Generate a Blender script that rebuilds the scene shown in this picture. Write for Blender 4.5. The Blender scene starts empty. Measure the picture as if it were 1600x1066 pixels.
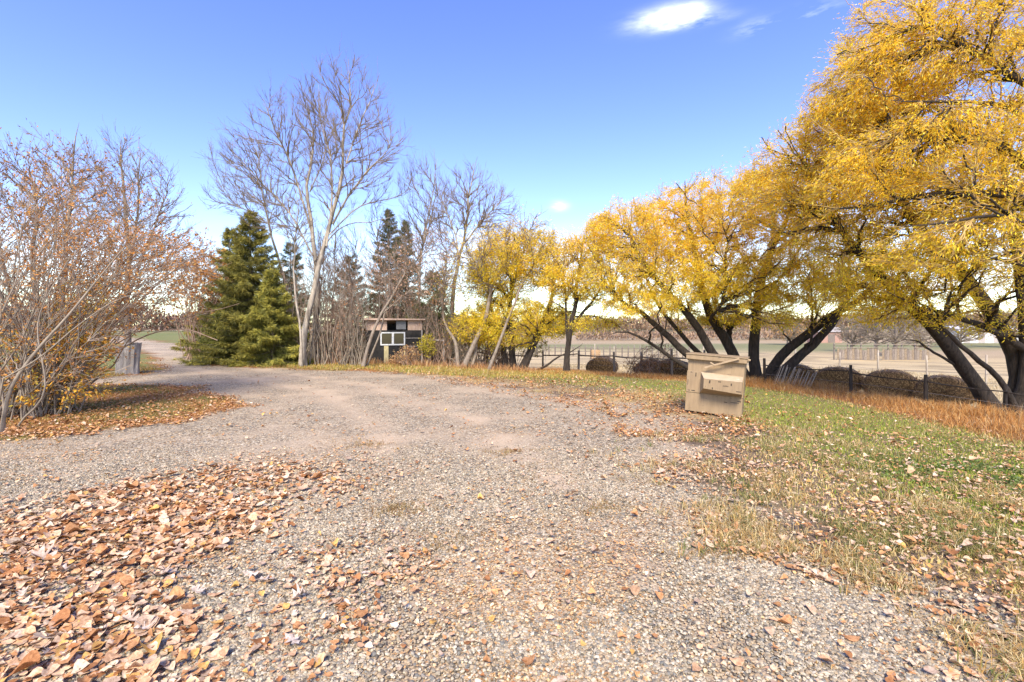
import bpy, math, random
import numpy as np
from mathutils import Vector

# ------------------------------------------------------------------ camera, sky, sun, exposure
scene = bpy.context.scene
C = scene.collection
F = 750.0            # focal length in photograph pixels (1600 wide)
HZ = 512.0           # horizon row
EYE = 1.6
cam_d = bpy.data.cameras.new('camera')
cam_d.sensor_width = 36.0
cam_d.lens = 36.0 * F / 1600.0
cam_d.shift_y = -(533.0 - HZ) / 1600.0
cam_d.clip_start = 0.05
cam_d.clip_end = 3000
cam = bpy.data.objects.new('camera', cam_d)
cam.location = (0, 0, EYE)
cam.rotation_euler = (math.radians(90), 0, 0)
C.objects.link(cam)
scene.camera = cam

SUN_EL, SUN_AZ = 44.0, -172.0          # azimuth of the sun measured from +Y towards +X
world = bpy.data.worlds.new('World')
scene.world = world
world.use_nodes = True
wt = world.node_tree
wt.nodes.clear()

def wn(t, **k):
    n = wt.nodes.new(t)
    for a, b in k.items():
        setattr(n, a, b)
    return n
sky = wn('ShaderNodeTexSky', sky_type='NISHITA', sun_disc=False)
sky.sun_elevation = math.radians(SUN_EL)
sky.sun_rotation = math.radians(SUN_AZ)
sky.air_density = 1.1
sky.dust_density = 0.5
sky.ozone_density = 2.0
hs = wn('ShaderNodeHueSaturation')
hs.inputs['Hue'].default_value = 0.527
hs.inputs['Saturation'].default_value = 1.22
hs.inputs['Value'].default_value = 1.22
tc = wn('ShaderNodeTexCoord')
mp = wn('ShaderNodeMapping')
mp.inputs['Scale'].default_value = (5, 5, 22)
nz = wn('ShaderNodeTexNoise')
nz.inputs['Scale'].default_value = 1.0
nz.inputs['Detail'].default_value = 7
nz.inputs['Roughness'].default_value = 0.62
wt.links.new(tc.outputs['Generated'], mp.inputs[0])
wt.links.new(mp.outputs[0], nz.inputs['Vector'])

def wmath(op, a, b=None, clamp=False):
    n = wn('ShaderNodeMath', operation=op)
    n.use_clamp = clamp
    for i, v in enumerate((a, b)):
        if v is None:
            continue
        if isinstance(v, (int, float)):
            n.inputs[i].default_value = v
        else:
            wt.links.new(v, n.inputs[i])
    return n.outputs[0]

def cloud_lobe(px, py, w, h, amp):
    """a small cloud round one compass direction and height of the sky"""
    d = Vector(((px - 800) / F, 1.0, (HZ - py) / F)).normalized()
    side = Vector((d.y, -d.x, 0)).normalized()
    up = side.cross(d).normalized()
    outs = []
    for ax, s in ((side, w), (up, h)):
        vs = wn('ShaderNodeVectorMath', operation='SUBTRACT')
        wt.links.new(tc.outputs['Generated'], vs.inputs[0])
        vs.inputs[1].default_value = d
        vd = wn('ShaderNodeVectorMath', operation='DOT_PRODUCT')
        wt.links.new(vs.outputs[0], vd.inputs[0])
        vd.inputs[1].default_value = ax
        q = wmath('DIVIDE', vd.outputs['Value'], s)
        outs.append(wmath('MULTIPLY', q, q))
    r = wmath('ADD', outs[0], outs[1])
    g = wmath('POWER', 2.718, wmath('MULTIPLY', r, -1.0))
    return wmath('MULTIPLY', g, amp)
lob = None
for a in ((1045, 27, .052, .014, 1.35), (1085, 22, .02, .012, .7), (1185, 42, .03, .010, .62), (1275, 22, .03, .015, .55), (873, 322, .016, .008, 1.0), (690, 375, .22, .02, .35),
          (560, 420, .3, .03, .35), (860, 420, .3, .05, .55), (1500, 420, .4, .08, .7), (250, 440, .3, .06, .6), (1080, 36, .05, .007, .6)):
    o = cloud_lobe(*a)
    lob = o if lob is None else wmath('ADD', lob, o)
nn = wmath('MULTIPLY', wmath('SUBTRACT', nz.outputs['Fac'], 0.40), 4.0)
cl = wmath('MULTIPLY', lob, nn, True)
cl = wmath('MULTIPLY', cl, 0.9, True)
mixc = wn('ShaderNodeMixRGB')
wt.links.new(sky.outputs[0], hs.inputs['Color'])
wt.links.new(hs.outputs[0], mixc.inputs[1])
wt.links.new(cl, mixc.inputs[0])
mixc.inputs[2].default_value = (8.6, 8.7, 9.0, 1)
bg = wn('ShaderNodeBackground')
bg.inputs['Strength'].default_value = 0.104
wo = wn('ShaderNodeOutputWorld')
wt.links.new(mixc.outputs[0], bg.inputs[0])
wt.links.new(bg.outputs[0], wo.inputs[0])

sun_d = bpy.data.lights.new('sun', 'SUN')
sun_d.energy = 2.8
sun_d.angle = math.radians(20)
sun_d.color = (1.0, 0.88, 0.72)
sun = bpy.data.objects.new('sun', sun_d)
sa, se = math.radians(SUN_AZ), math.radians(SUN_EL)
sdir = Vector((math.sin(sa) * math.cos(se), math.cos(sa) * math.cos(se), math.sin(se)))
sun.rotation_euler = sdir.to_track_quat('Z', 'Y').to_euler()
sun.location = (-20, -20, 30)
C.objects.link(sun)

scene.view_settings.view_transform = 'Standard'
scene.view_settings.look = 'None'
scene.view_settings.exposure = 1.5
scene.view_settings.gamma = 1.0
scene.render.resolution_x = 1024
scene.render.resolution_y = 682
scene.render.engine = 'CYCLES'
scene.cycles.max_bounces = 8
scene.cycles.diffuse_bounces = 5
scene.cycles.transmission_bounces = 6
scene.cycles.transparent_max_bounces = 4

rng = np.random.default_rng(11)
random.seed(5)

# ------------------------------------------------------------------ helpers
def at(px, py, d):
    return np.array([(px - 800.0) / F * d, d, EYE - (py - HZ) / F * d])

def tag(o, label=None, cat=None, group=None, kind=None):
    if label: o['label'] = label
    if cat: o['category'] = cat
    if group: o['group'] = group
    if kind: o['kind'] = kind
    return o

def empty(name, loc, label, cat, group=None, rz=0):
    o = bpy.data.objects.new(name, None)
    o.empty_display_size = 0.2
    o.location = loc
    o.rotation_euler = (0, 0, rz)
    C.objects.link(o)
    return tag(o, label, cat, group)

def link_mesh(name, me, mat, parent=None, local=False):
    """mesh data in world coordinates; when parented to a root it is shifted to root space"""
    o = bpy.data.objects.new(name, me)
    C.objects.link(o)
    if mat is not None:
        me.materials.append(mat)
    if parent is not None:
        o.parent = parent
        if not local:
            me.transform(__import__('mathutils').Matrix.Translation(-Vector(parent.location)))
    return o

def np_mesh(name, V, faces, cols=None, smooth=False):
    """faces: list of (K,n) int arrays; cols: (nverts,3)"""
    me = bpy.data.meshes.new(name)
    V = np.asarray(V, dtype=np.float32)
    me.vertices.add(len(V))
    me.vertices.foreach_set('co', V.ravel())
    starts, loops, s = [], [], 0
    for f in faces:
        k, n = f.shape
        starts.append(s + np.arange(k) * n)
        loops.append(f.ravel())
        s += k * n
    starts = np.concatenate(starts).astype(np.int32)
    loops = np.concatenate(loops).astype(np.int32)
    me.loops.add(len(loops))
    me.loops.foreach_set('vertex_index', loops)
    me.polygons.add(len(starts))
    me.polygons.foreach_set('loop_start', starts)
    me.update(calc_edges=True)
    if smooth:
        me.polygons.foreach_set('use_smooth', np.ones(len(starts), dtype=bool))
    if cols is not None:
        a = me.attributes.new('col', 'FLOAT_COLOR', 'POINT')
        c4 = np.ones((len(V), 4), dtype=np.float32)
        c4[:, :3] = cols
        a.data.foreach_set('color', c4.ravel())
    me.validate()
    return me

def hash2(ix, iy, seed):
    h = (ix.astype(np.int64) * 374761393 + iy.astype(np.int64) * 668265263 + seed * 1442695041) & 0x7fffffff
    h = ((h ^ (h >> 13)) * 1274126177) & 0x7fffffff
    return ((h ^ (h >> 16)) & 0xffff) / 65535.0

def vnoise(x, y, f, seed=0, octaves=1):
    x = np.asarray(x, float); y = np.asarray(y, float)
    out = 0; amp = 1; tot = 0
    for o in range(octaves):
        X = x * f; Y = y * f
        ix = np.floor(X); iy = np.floor(Y)
        fx = X - ix; fy = Y - iy
        fx = fx * fx * (3 - 2 * fx); fy = fy * fy * (3 - 2 * fy)
        a = hash2(ix, iy, seed + o); b = hash2(ix + 1, iy, seed + o)
        c = hash2(ix, iy + 1, seed + o); d = hash2(ix + 1, iy + 1, seed + o)
        out = out + amp * ((a * (1 - fx) + b * fx) * (1 - fy) + (c * (1 - fx) + d * fx) * fy)
        tot += amp; amp *= 0.5; f *= 2.03
    return out / tot

def sstep(a, b, x):
    t = np.clip((np.asarray(x, float) - a) / (b - a), 0, 1)
    return t * t * (3 - 2 * t)

def poly_dist(P, x, y, closed=False):
    """distance and side of nearest segment (positive = right of the direction of travel)"""
    P = np.asarray(P, float)
    if closed:
        P = np.vstack([P, P[:1]])
    best = np.full(np.shape(x), 1e9); side = np.zeros(np.shape(x))
    for (ax, ay), (bx, by) in zip(P[:-1], P[1:]):
        dx, dy = bx - ax, by - ay
        t = np.clip(((x - ax) * dx + (y - ay) * dy) / (dx * dx + dy * dy), 0, 1)
        qx = x - ax - t * dx; qy = y - ay - t * dy
        d = np.hypot(qx, qy)
        m = d < best - 1e-9
        best = np.where(m, d, best)
        side = np.where(m, np.sign(qx * dy - qy * dx), side)
    return best, side

def inside(P, x, y):
    P = np.asarray(P, float); r = np.zeros(np.shape(x), bool)
    n = len(P)
    for i in range(n):
        ax, ay = P[i]; bx, by = P[(i + 1) % n]
        c = ((ay > y) != (by > y)) & (x < (bx - ax) * (y - ay) / (by - ay + 1e-12) + ax)
        r ^= c
    return r

def psd(P, x, y):
    d, _ = poly_dist(P, x, y, True)
    return np.where(inside(P, x, y), -d, d)

# lawn edge, travelling from far left towards the viewer: beyond it lie weeds, fence, pasture
EDGE = [(-70, 34), (-30, 29), (-20, 24.5), (-12, 21.5), (-6, 20.3), (1.4, 18), (4.4, 16.4), (6, 15.2), (7.1, 13.8), (7.6, 12), (7.65, 9.6), (7.6, 7), (8, 3), (9, -5), (12, -60)]
GRAVEL = [(3.2, -8), (2.6, 1.8), (2.55, 2.4), (2.35, 2.75), (2.05, 3.5), (1.75, 5.2), (2.3, 6.8), (3.1, 7.6), (3.3, 8.6), (2.5, 9.9), (1.2, 11.6), (-2, 15.4), (-5.6, 17.6), (-10, 19.2), (-12.8, 20.6),
          (-16.2, 25), (-22.8, 33), (-38, 44), (-60, 52), (-60, 48), (-42, 42), (-26.2, 33), (-18.7, 25), (-14.0, 19), (-12.4, 16.4), (-13.5, 15.3), (-18, 15.8), (-40, 17), (-40, 14.6), (-18, 14.2), (-11.5, 13.5),
          (-10, 13.5), (-8.6, 12.9), (-6.4, 10.8), (-5.7, 9.8), (-5.9, 8.5), (-7.2, 6.9), (-12, 5.6), (-40, 4), (-40, -8)]
PILE = [(-7, 4.1), (-4.4, 4.25), (-3.7, 5.0), (-2.9, 5.5), (-2.2, 5.5), (-1.75, 4.9), (-2.1, 4.15), (-2.3, 3.6), (-2.6, 3.3), (-2.7, 2.95), (-1.8, 2.5), (-1.35, 1.5), (-7, 1.2)]

TRACK = [(.9, -4), (.5, 1.5), (-.2, 4.5), (-1.4, 8), (-4.2, 12.6), (-8.6, 16.4), (-13.2, 20.4), (-17.5, 25.5), (-25, 33.5), (-45, 44)]
def track(x, y):
    d, s = poly_dist(TRACK, x, y)
    q = np.exp(-((d - .78) / .30) ** 2)
    return q * (.25 + .9 * sstep(.3, .6, vnoise(x, y, 1.2, 101, 3)))
def edge_sd(x, y):
    d, s = poly_dist(EDGE, x, y)
    return -d * s           # the polyline runs left to right, so beyond is its left side

def G(x, y):
    x = np.asarray(x, float); y = np.asarray(y, float)
    sd = edge_sd(x, y)
    w = sstep(-3, 3, x + 0.1 * y)
    z = -0.12 * sstep(-4, 0, sd) * w - 0.62 * sstep(0, 6.5, sd) * w - 1.7 * sstep(6.5, 55, sd) * w
    r = np.hypot(x, y)
    z = z + sstep(110, 520, r) * (5.6 + 3.0 * vnoise(x, y, 0.006, 3, 2)) * (0.35 + 0.65 * w)
    z = z + 0.05 * (vnoise(x, y, 0.35, 8, 2) - 0.5) * sstep(2, 6, r)
    # the drive rises a little as it leaves at far left
    z = z + 0.9 * sstep(22, 60, r) * (1 - sstep(-20, -8, x))
    return z
G0 = lambda x, y: float(G(np.array([x]), np.array([y]))[0])

# ------------------------------------------------------------------ materials
def mat_new(name):
    m = bpy.data.materials.new(name)
    m.use_nodes = True
    m.node_tree.nodes.clear()
    return m

class NT:
    def __init__(s, m):
        s.t = m.node_tree
    def n(s, typ, props=None, **inp):
        nd = s.t.nodes.new(typ)
        for a, b in (props or {}).items():
            setattr(nd, a, b)
        for k, v in inp.items():
            s.set(nd, k, v)
        return nd
    def set(s, nd, k, v):
        k2 = k.replace('_', ' ')
        if k2.isdigit(): sock = nd.inputs[int(k2)]
        elif k2.startswith('i') and k2[1:].isdigit(): sock = nd.inputs[int(k2[1:])]
        else: sock = nd.inputs[k2]
        if isinstance(v, bpy.types.NodeSocket): s.t.links.new(v, sock)
        else: sock.default_value = v
    def ramp(s, fac, stops, mode='LINEAR'):
        nd = s.t.nodes.new('ShaderNodeValToRGB')
        cr = nd.color_ramp; cr.interpolation = mode
        while len(cr.elements) < len(stops): cr.elements.new(0.5)
        for e, (p, c) in zip(cr.elements, stops):
            e.position = p; e.color = (*c, 1) if len(c) == 3 else c
        s.t.links.new(fac, nd.inputs[0])
        return nd.outputs[0]
    def math(s, op, a, b=0.0, clamp=False):
        nd = s.n('ShaderNodeMath', {'operation': op}, i0=a, i1=b)
        nd.use_clamp = clamp
        return nd.outputs[0]
    def mix(s, fac, a, b, blend='MIX'):
        return s.n('ShaderNodeMixRGB', {'blend_type': blend}, i0=fac, i1=a, i2=b).outputs[0]
    def out(s, sh, disp=None):
        o = s.t.nodes.new('ShaderNodeOutputMaterial')
        s.t.links.new(sh, o.inputs[0])

def rgba(c): return (c[0], c[1], c[2], 1)

def noise_mat(name, c1, c2, scale=8, rough=0.85, bump=0.3, stretch=(1, 1, 1), c3=None, detail=6, dist=0.02, metallic=0.0):
    m = mat_new(name); t = NT(m)
    tcn = t.n('ShaderNodeTexCoord')
    mpn = t.n('ShaderNodeMapping', Vector=tcn.outputs['Object'], Scale=stretch)
    nz1 = t.n('ShaderNodeTexNoise', Vector=mpn.outputs[0], Scale=scale, Detail=detail, Roughness=0.65)
    col = t.ramp(nz1.outputs['Fac'], [(0.33, c1), (0.66, c2)])
    if c3 is not None:
        nz2 = t.n('ShaderNodeTexNoise', Vector=mpn.outputs[0], Scale=scale * 0.31, Detail=4, Roughness=0.6)
        col = t.mix(t.math('MULTIPLY', t.math('SUBTRACT', nz2.outputs['Fac'], 0.52), 9.0, True), col, rgba(c3))
    bp = t.n('ShaderNodeBump', Strength=bump, Distance=dist, Height=nz1.outputs['Fac'])
    b = t.n('ShaderNodeBsdfPrincipled', Base_Color=col, Roughness=rough, Normal=bp.outputs[0], Metallic=metallic)
    t.out(b.outputs[0])
    return m

def leaf_mat(name, transl=0.35, rough=0.6):
    m = mat_new(name); t = NT(m)
    a = t.n('ShaderNodeAttribute', {'attribute_name': 'col'})
    b = t.n('ShaderNodeBsdfPrincipled', Base_Color=a.outputs['Color'], Roughness=rough)
    b.inputs['Specular IOR Level'].default_value = 0.25
    tr = t.n('ShaderNodeBsdfTranslucent', Color=a.outputs['Color'])
    mx = t.n('ShaderNodeMixShader', i0=transl, i1=b.outputs[0], i2=tr.outputs[0])
    t.out(mx.outputs[0])
    return m

M = {}
M['leaf'] = leaf_mat('foliage', 0.55)
M['litter'] = leaf_mat('litter', 0.12, 0.8)
def _mottle(m):
    t = NT(m); a = [n for n in m.node_tree.nodes if n.type == 'ATTRIBUTE'][0]
    geo = t.n('ShaderNodeNewGeometry'); n1 = t.n('ShaderNodeTexNoise', Vector=geo.outputs['Position'], Scale=55.0, Detail=4, Roughness=.7)
    c = t.mix(1.0, a.outputs['Color'], t.ramp(n1.outputs['Fac'], [(.35, (.62, .54, .48)), (.62, (1.08, 1.06, 1.04))]), 'MULTIPLY')
    for n in m.node_tree.nodes:
        if n.type in ('BSDF_PRINCIPLED',): t.set(n, 'Base Color', c)
        if n.type == 'BSDF_TRANSLUCENT': t.set(n, 'Color', c)
_mottle(M['litter'])
M['grass'] = leaf_mat('grass_blades', 0.3, 0.7)
M['needle'] = leaf_mat('needles', 0.15, 0.6)
M['bark_pale'] = noise_mat('bark_pale', (.22, .185, .14), (.44, .39, .31), 9, .9, .5, (1, 1, .4), (.13, .11, .085))
M['bark_grey'] = noise_mat('bark_grey', (.14, .11, .085), (.28, .235, .185), 14, .9, .5, (1, 1, .4))
M['bark_dark'] = noise_mat('bark_dark', (.012, .009, .007), (.055, .041, .031), 16, .95, 1.0, (1, 1, .22), dist=.05)
M['twig_brown'] = noise_mat('twig_brown', (.17, .11, .075), (.32, .225, .16), 5, .85, .1)
M['twig_willow'] = noise_mat('twig_willow', (.28, .18, .06), (.50, .35, .12), 5, .8, .1)
M['twig_grey'] = noise_mat('twig_grey', (.15, .12, .09), (.28, .235, .175), 5, .85, .1)
M['twig_dark'] = noise_mat('twig_dark', (.13, .095, .06), (.27, .21, .14), 5, .85, .1)
M['twig_mauve'] = noise_mat('twig_mauve', (.21, .155, .11), (.42, .34, .26), 4, .8, .1)
M['stem_pale'] = noise_mat('stem_pale', (.30, .275, .25), (.50, .47, .44), 8, .85, .3)

# gravel and soil material, shared by every ground sheet
def ground_mat(name):
    m = mat_new(name); t = NT(m)
    geo = t.n('ShaderNodeNewGeometry')
    P = geo.outputs['Position']
    a = t.n('ShaderNodeAttribute', {'attribute_name': 'col'})
    g = t.n('ShaderNodeAttribute', {'attribute_name': 'gravel'})
    wob = t.n('ShaderNodeTexNoise', Vector=P, Scale=5.0, Detail=5, Roughness=.7)
    # stones of two sizes
    v1 = t.n('ShaderNodeTexVoronoi', {'feature': 'F1'}, Vector=P, Scale=52.0)
    v2 = t.n('ShaderNodeTexVoronoi', {'feature': 'F1'}, Vector=P, Scale=27.0)
    stones = [(0.0, (.17, .165, .16)), (0.13, (.44, .42, .375)), (0.26, (.66, .63, .57)), (0.38, (.27, .29, .31)), (0.48, (.70, .665, .59)),
              (0.60, (.50, .42, .32)), (0.70, (.33, .31, .28)), (0.8, (.56, .48, .38)), (0.90, (.80, .79, .75)), (1.0, (.42, .42, .42))]
    s1 = t.n('ShaderNodeSeparateColor', Color=v1.outputs['Color'])
    s2 = t.n('ShaderNodeSeparateColor', Color=v2.outputs['Color'])
    c1 = t.ramp(s1.outputs[0], stones, 'CONSTANT')
    c2 = t.ramp(s2.outputs[1], stones, 'CONSTANT')
    big = t.math('GREATER_THAN', s2.outputs[0], .72)
    col = t.mix(big, c1, c2)
    gap = t.ramp(v1.outputs['Distance'], [(0.45, (0, 0, 0)), (0.75, (1, 1, 1))])
    col = t.mix(t.math('MULTIPLY', gap, .75), col, (.12, .09, .062, 1))
    col = t.mix(1.0, col, (.73, .645, .50, 1), 'MULTIPLY')
    # drifts of tan dust in the wheel tracks
    n1 = t.n('ShaderNodeTexNoise', Vector=P, Scale=.55, Detail=6, Roughness=.62)
    dust = t.ramp(n1.outputs['Fac'], [(0.46, (0, 0, 0)), (0.60, (1, 1, 1))])
    n3 = t.n('ShaderNodeTexNoise', Vector=P, Scale=38.0, Detail=4, Roughness=.7)
    dcol = t.ramp(n3.outputs['Fac'], [(0.3, (.33, .25, .16)), (0.7, (.54, .43, .30))])
    tk = t.n('ShaderNodeAttribute', {'attribute_name': 'track'})
    col = t.mix(t.math('ADD', t.math('MULTIPLY', dust, .6), t.math('MULTIPLY', tk.outputs['Fac'], .6), True), col, dcol)
    n5 = t.n('ShaderNodeTexNoise', Vector=P, Scale=1.7, Detail=6, Roughness=.7)
    dk = t.ramp(n5.outputs['Fac'], [(0.60, (0, 0, 0)), (0.72, (1, 1, 1))])
    col = t.mix(t.math('MULTIPLY', dk, .6), col, (.20, .155, .10, 1))
    # soil / turf
    n2 = t.n('ShaderNodeTexNoise', Vector=P, Scale=24.0, Detail=6, Roughness=.75)
    sc = t.mix(1.0, a.outputs['Color'], t.ramp(n2.outputs['Fac'], [(0.3, (.5, .5, .5)), (0.7, (1.35, 1.3, 1.25))]), 'MULTIPLY')
    fac = t.math('ADD', g.outputs['Fac'], t.math('MULTIPLY', t.math('SUBTRACT', wob.outputs['Fac'], .5), 1.2))
    fac = t.math('MULTIPLY', t.math('SUBTRACT', fac, .3), 2.5, True)
    colf = t.mix(fac, sc, col)
    h = t.math('ADD', t.math('MULTIPLY', v1.outputs['Distance'], -1.0), t.math('MULTIPLY', n2.outputs['Fac'], .6))
    bp = t.n('ShaderNodeBump', Strength=.75, Distance=.012, Height=h)
    b = t.n('ShaderNodeBsdfPrincipled', Base_Color=colf, Roughness=.9, Normal=bp.outputs[0])
    b.inputs['Specular IOR Level'].default_value = 0.2
    t.out(b.outputs[0])
    return m
M['ground'] = ground_mat('ground')

# ------------------------------------------------------------------ terrain
def axis(lo_far, lo, hi, hi_far, step, grow):
    a = list(np.arange(lo, hi + 1e-6, step))
    s = step; v = hi
    while v < hi_far:
        s *= grow; v += s; a.append(v)
    s = step; v = lo
    while v > lo_far:
        s *= grow; v -= s; a.insert(0, v)
    return np.array(a)
xs = axis(-700, -13, 13, 700, 0.11, 1.09)
ys = axis(-60, 1.0, 21, 900, 0.11, 1.07)
XX, YY = np.meshgrid(xs, ys)
gx, gy = XX.ravel(), YY.ravel()

def masks(x, y):
    gs = psd(GRAVEL, x, y)
    wig = (vnoise(x, y, 1.1, 21, 3) - .5) * 1.3 + (vnoise(x, y, 5.0, 22, 2) - .5) * .35 * (y < 9)
    gs = gs + wig
    es = edge_sd(x, y)
    gravel = 1 - sstep(-.45, .45, gs)
    return gs, es, gravel

def leaf_density(x, y):
    """fallen leaves per unit cover, 0..1"""
    gs, es, gr = masks(x, y)
    n = vnoise(x, y, 1.3, 77, 3)
    ps = psd(PILE, x, y)
    pile = (1 - sstep(-.8, .7, ps + (n - .5) * 1.3))
    front = .35 + .65 * sstep(2.4, 4.0, y)
    d = pile * front * (0.45 + .55 * sstep(.35, .6, vnoise(x, y, 1.9, 5, 2)))
    # island under the left shrubs and its rim
    isl = (gs > -.25) & (x < -4.5) & (y < 14) & (y > 4.5)
    rim = np.exp(-((gs - .1) / .5) ** 2)
    d = np.maximum(d, np.where(isl, .5 + .5 * rim, 0))
    # strip between drive and thicket
    st = (gs > -.35) & (x < 1) & (y > 14)
    d = np.maximum(d, np.where(st, .35 + .4 * rim, 0))
    # lawn round the crate
    lw = (gs > -.9) & (x >= -3) & (es < .3) & (y > 7)
    d = np.maximum(d, np.where(lw, .65 * sstep(.34, .6, n) + .25, 0) * (1 - .85 * sstep(-4.6, -3.0, es) * (x > 3)))
    rg = (gs > -.4) & (x >= 0) & (y <= 7)
    d = np.maximum(d, np.where(rg, .16 + .34 * rim * sstep(.35, .6, n) + .22 * sstep(.45, .6, n), 0))
    for cx_, cy_, r_, a_ in ((-.75, 3.25, .42, .34), (-1.35, 3.15, .5, .38), (-.9, 2.6, .45, .26), (-.15, 4.6, .6, .14), (1.2, 5.6, .5, .16), (-.35, 3.0, .3, .16), (-1.7, 5.6, .8, .22)):
        d = np.maximum(d, a_ * .75 * np.exp(-((x - cx_) ** 2 + (y - cy_) ** 2) / r_ ** 2) * (.4 + 1.2 * sstep(.35, .65, vnoise(x, y, 3.1, 43, 2))))
    lg = np.exp(-(((x - 2.4) / 1.0) ** 2 + ((y - 8.0) / .5) ** 2))
    d = np.maximum(d, .6 * lg * n * 1.6)
    sc = .016 + .06 * sstep(.58, .75, vnoise(x, y, .9, 41, 3)) + .05 * sstep(-1, -4, x) * (y < 6) 
    return np.clip(np.maximum(d, sc * (x < 4)), 0, 1)

gz = G(gx, gy)
gs, es, gravel = masks(gx, gy)
r = np.hypot(gx, gy)
gz = gz + np.where(r < 30, (vnoise(gx, gy, 3.2, 31, 3) - .5) * .035, 0) - np.where((gravel > .5) & (r < 40), .012, 0)
n1 = vnoise(gx, gy, .9, 51, 4)[:, None]; n2 = vnoise(gx, gy, 4.0, 52, 3)[:, None]
A = lambda c: np.array(c)[None, :]
green = A((.16, .175, .04)) * (1 - n2 * .4) ; tan = A((.40, .30, .15)); dirt = A((.16, .12, .085)); oran = A((.30, .15, .055))
col = tan * (1 - n2 * .3)
lawn = (sstep(-5.2, -2.6, es) * sstep(.0, 1.5, gs))[:, None]
k = sstep(.3, .62, n1)
base = tan * (1 - k) + dirt * k
greenmix = np.clip(lawn * (1.1 - .5 * n1), 0, 1)
base = base * (1 - greenmix) + (green * .75 + tan * .25) * greenmix
near_right = ((gx > 0) & (gy < 7.5))[:, None]
base = np.where(near_right, base * .45 + dirt * .55, base)
isl = ((gx < -4) & (gs > 0) & (gy > 4))[:, None]
base = np.where(isl, (A((.17, .15, .04)) * (1 - k) + A((.32, .16, .05)) * k), base)
weeds = sstep(-.3, .4, es)[:, None]
base = base * (1 - weeds) + A((.24, .12, .045)) * weeds
field = sstep(2.6, 4.2, es)[:, None] * (sstep(-4, 3, gx + .1 * gy)[:, None])
fcol = A((.47, .375, .21)) * (.75 + .5 * vnoise(gx, gy, .12, 9, 4)[:, None])
fcol = fcol * (1 - .35 * sstep(.55, .7, vnoise(gx, gy * 3, .2, 19, 3))[:, None]) + 0
base = base * (1 - field) + fcol * field
lf = ((gx < -13) & (gs > .3) & (gy > 19))[:, None]
base = np.where(lf, A((.13, .175, .045)) * (1 - n1 * .5) + A((.30, .22, .11)) * n1 * .5, base)
far = sstep(70, 110, r)[:, None]
band = vnoise(gx * .25, gy, .022, 61, 3)[:, None]
hcol = A((.20, .20, .09)) * (1 - sstep(.36, .5, band)) + A((.36, .28, .17)) * sstep(.36, .5, band)
base = base * (1 - far) + hcol * far
nx, ny = len(xs), len(ys)
idx = np.arange(nx * ny).reshape(ny, nx)
quads = np.stack([idx[:-1, :-1].ravel(), idx[:-1, 1:].ravel(), idx[1:, 1:].ravel(), idx[1:, :-1].ravel()], 1)
V = np.stack([gx, gy, gz], 1)
fg = gravel[quads].mean(1); fe = es[quads].mean(1); fr = r[quads].mean(1); fx = gx[quads].mean(1); fy = gy[quads].mean(1)
cls = np.zeros(len(quads), int)
cls[(fe > 3.3) & (fx + .1 * fy > -1)] = 2
cls[(fx < -15) & (fy > 20) & (fr > 32)] = 2
cls[fr > 120] = 3
cls[(fg > .5) & (fr < 90)] = 1
trk = track(gx, gy)
V[:, 2] -= trk * .012 * (r < 40)
def sub_sheet(name, sel):
    q = quads[sel]
    u, inv = np.unique(q, return_inverse=True)
    me = np_mesh(name, V[u], [inv.reshape(-1, 4)], base[u], True)
    ta = me.attributes.new('track', 'FLOAT', 'POINT'); ta.data.foreach_set('value', trk[u].astype(np.float32))
    ga = me.attributes.new('gravel', 'FLOAT', 'POINT')
    ga.data.foreach_set('value', gravel[u].astype(np.float32))
    o = link_mesh(name, me, M['ground'])
    o['kind'] = 'structure'
    return o
sub_sheet('ground', cls == 0)
sub_sheet('gravel_driveway', cls == 1)
sub_sheet('pasture', cls == 2)
sub_sheet('hills', cls == 3)

# ------------------------------------------------------------------ tubes and trees
class Tubes:
    def __init__(s): s.g = {}
    def add(s, pts, rad, sides):       # pts (K,n,3) rad (K,n)
        pts = np.asarray(pts, float); rad = np.asarray(rad, float)
        if pts.ndim == 2: pts = pts[None]; rad = rad[None]
        s.g.setdefault((pts.shape[1], sides), []).append((pts, rad))
    def mesh(s, name, smooth=True, rough=0.0):
        Vs, Fs, off = [], [], 0
        for (n, sd), L in s.g.items():
            P = np.concatenate([a for a, b in L]); R = np.concatenate([b for a, b in L])
            K = len(P)
            T = np.gradient(P, axis=1)
            T /= np.linalg.norm(T, axis=2, keepdims=True) + 1e-9
            mean = P[:, -1] - P[:, 0]
            ref = np.zeros_like(mean); am = np.argmin(np.abs(mean), axis=1)
            ref[np.arange(K), am] = 1
            U = np.cross(T, ref[:, None, :]); U /= np.linalg.norm(U, axis=2, keepdims=True) + 1e-9
            W = np.cross(T, U)
            th = np.arange(sd) / sd * 2 * np.pi
            RR = R[:, :, None]
            if rough and sd >= 7:
                RR = RR * (1 + rough * (rng.random((K, 1, sd)) - .5) + rough * .6 * (rng.random((K, n, sd)) - .5))
            v = P[:, :, None, :] + RR[..., None] * (np.cos(th)[None, None, :, None] * U[:, :, None, :] + np.sin(th)[None, None, :, None] * W[:, :, None, :])
            Vs.append(v.reshape(-1, 3))
            base = off + (np.arange(K)[:, None, None] * n + np.arange(n - 1)[None, :, None]) * sd
            j = np.arange(sd)[None, None, :]; j2 = (j + 1) % sd
            f = np.stack([base + j, base + j2, base + sd + j2, base + sd + j], -1).reshape(-1, 4)
            Fs.append(f)
            off += K * n * sd
        return np_mesh(name, np.concatenate(Vs), Fs, None, smooth)

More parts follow.
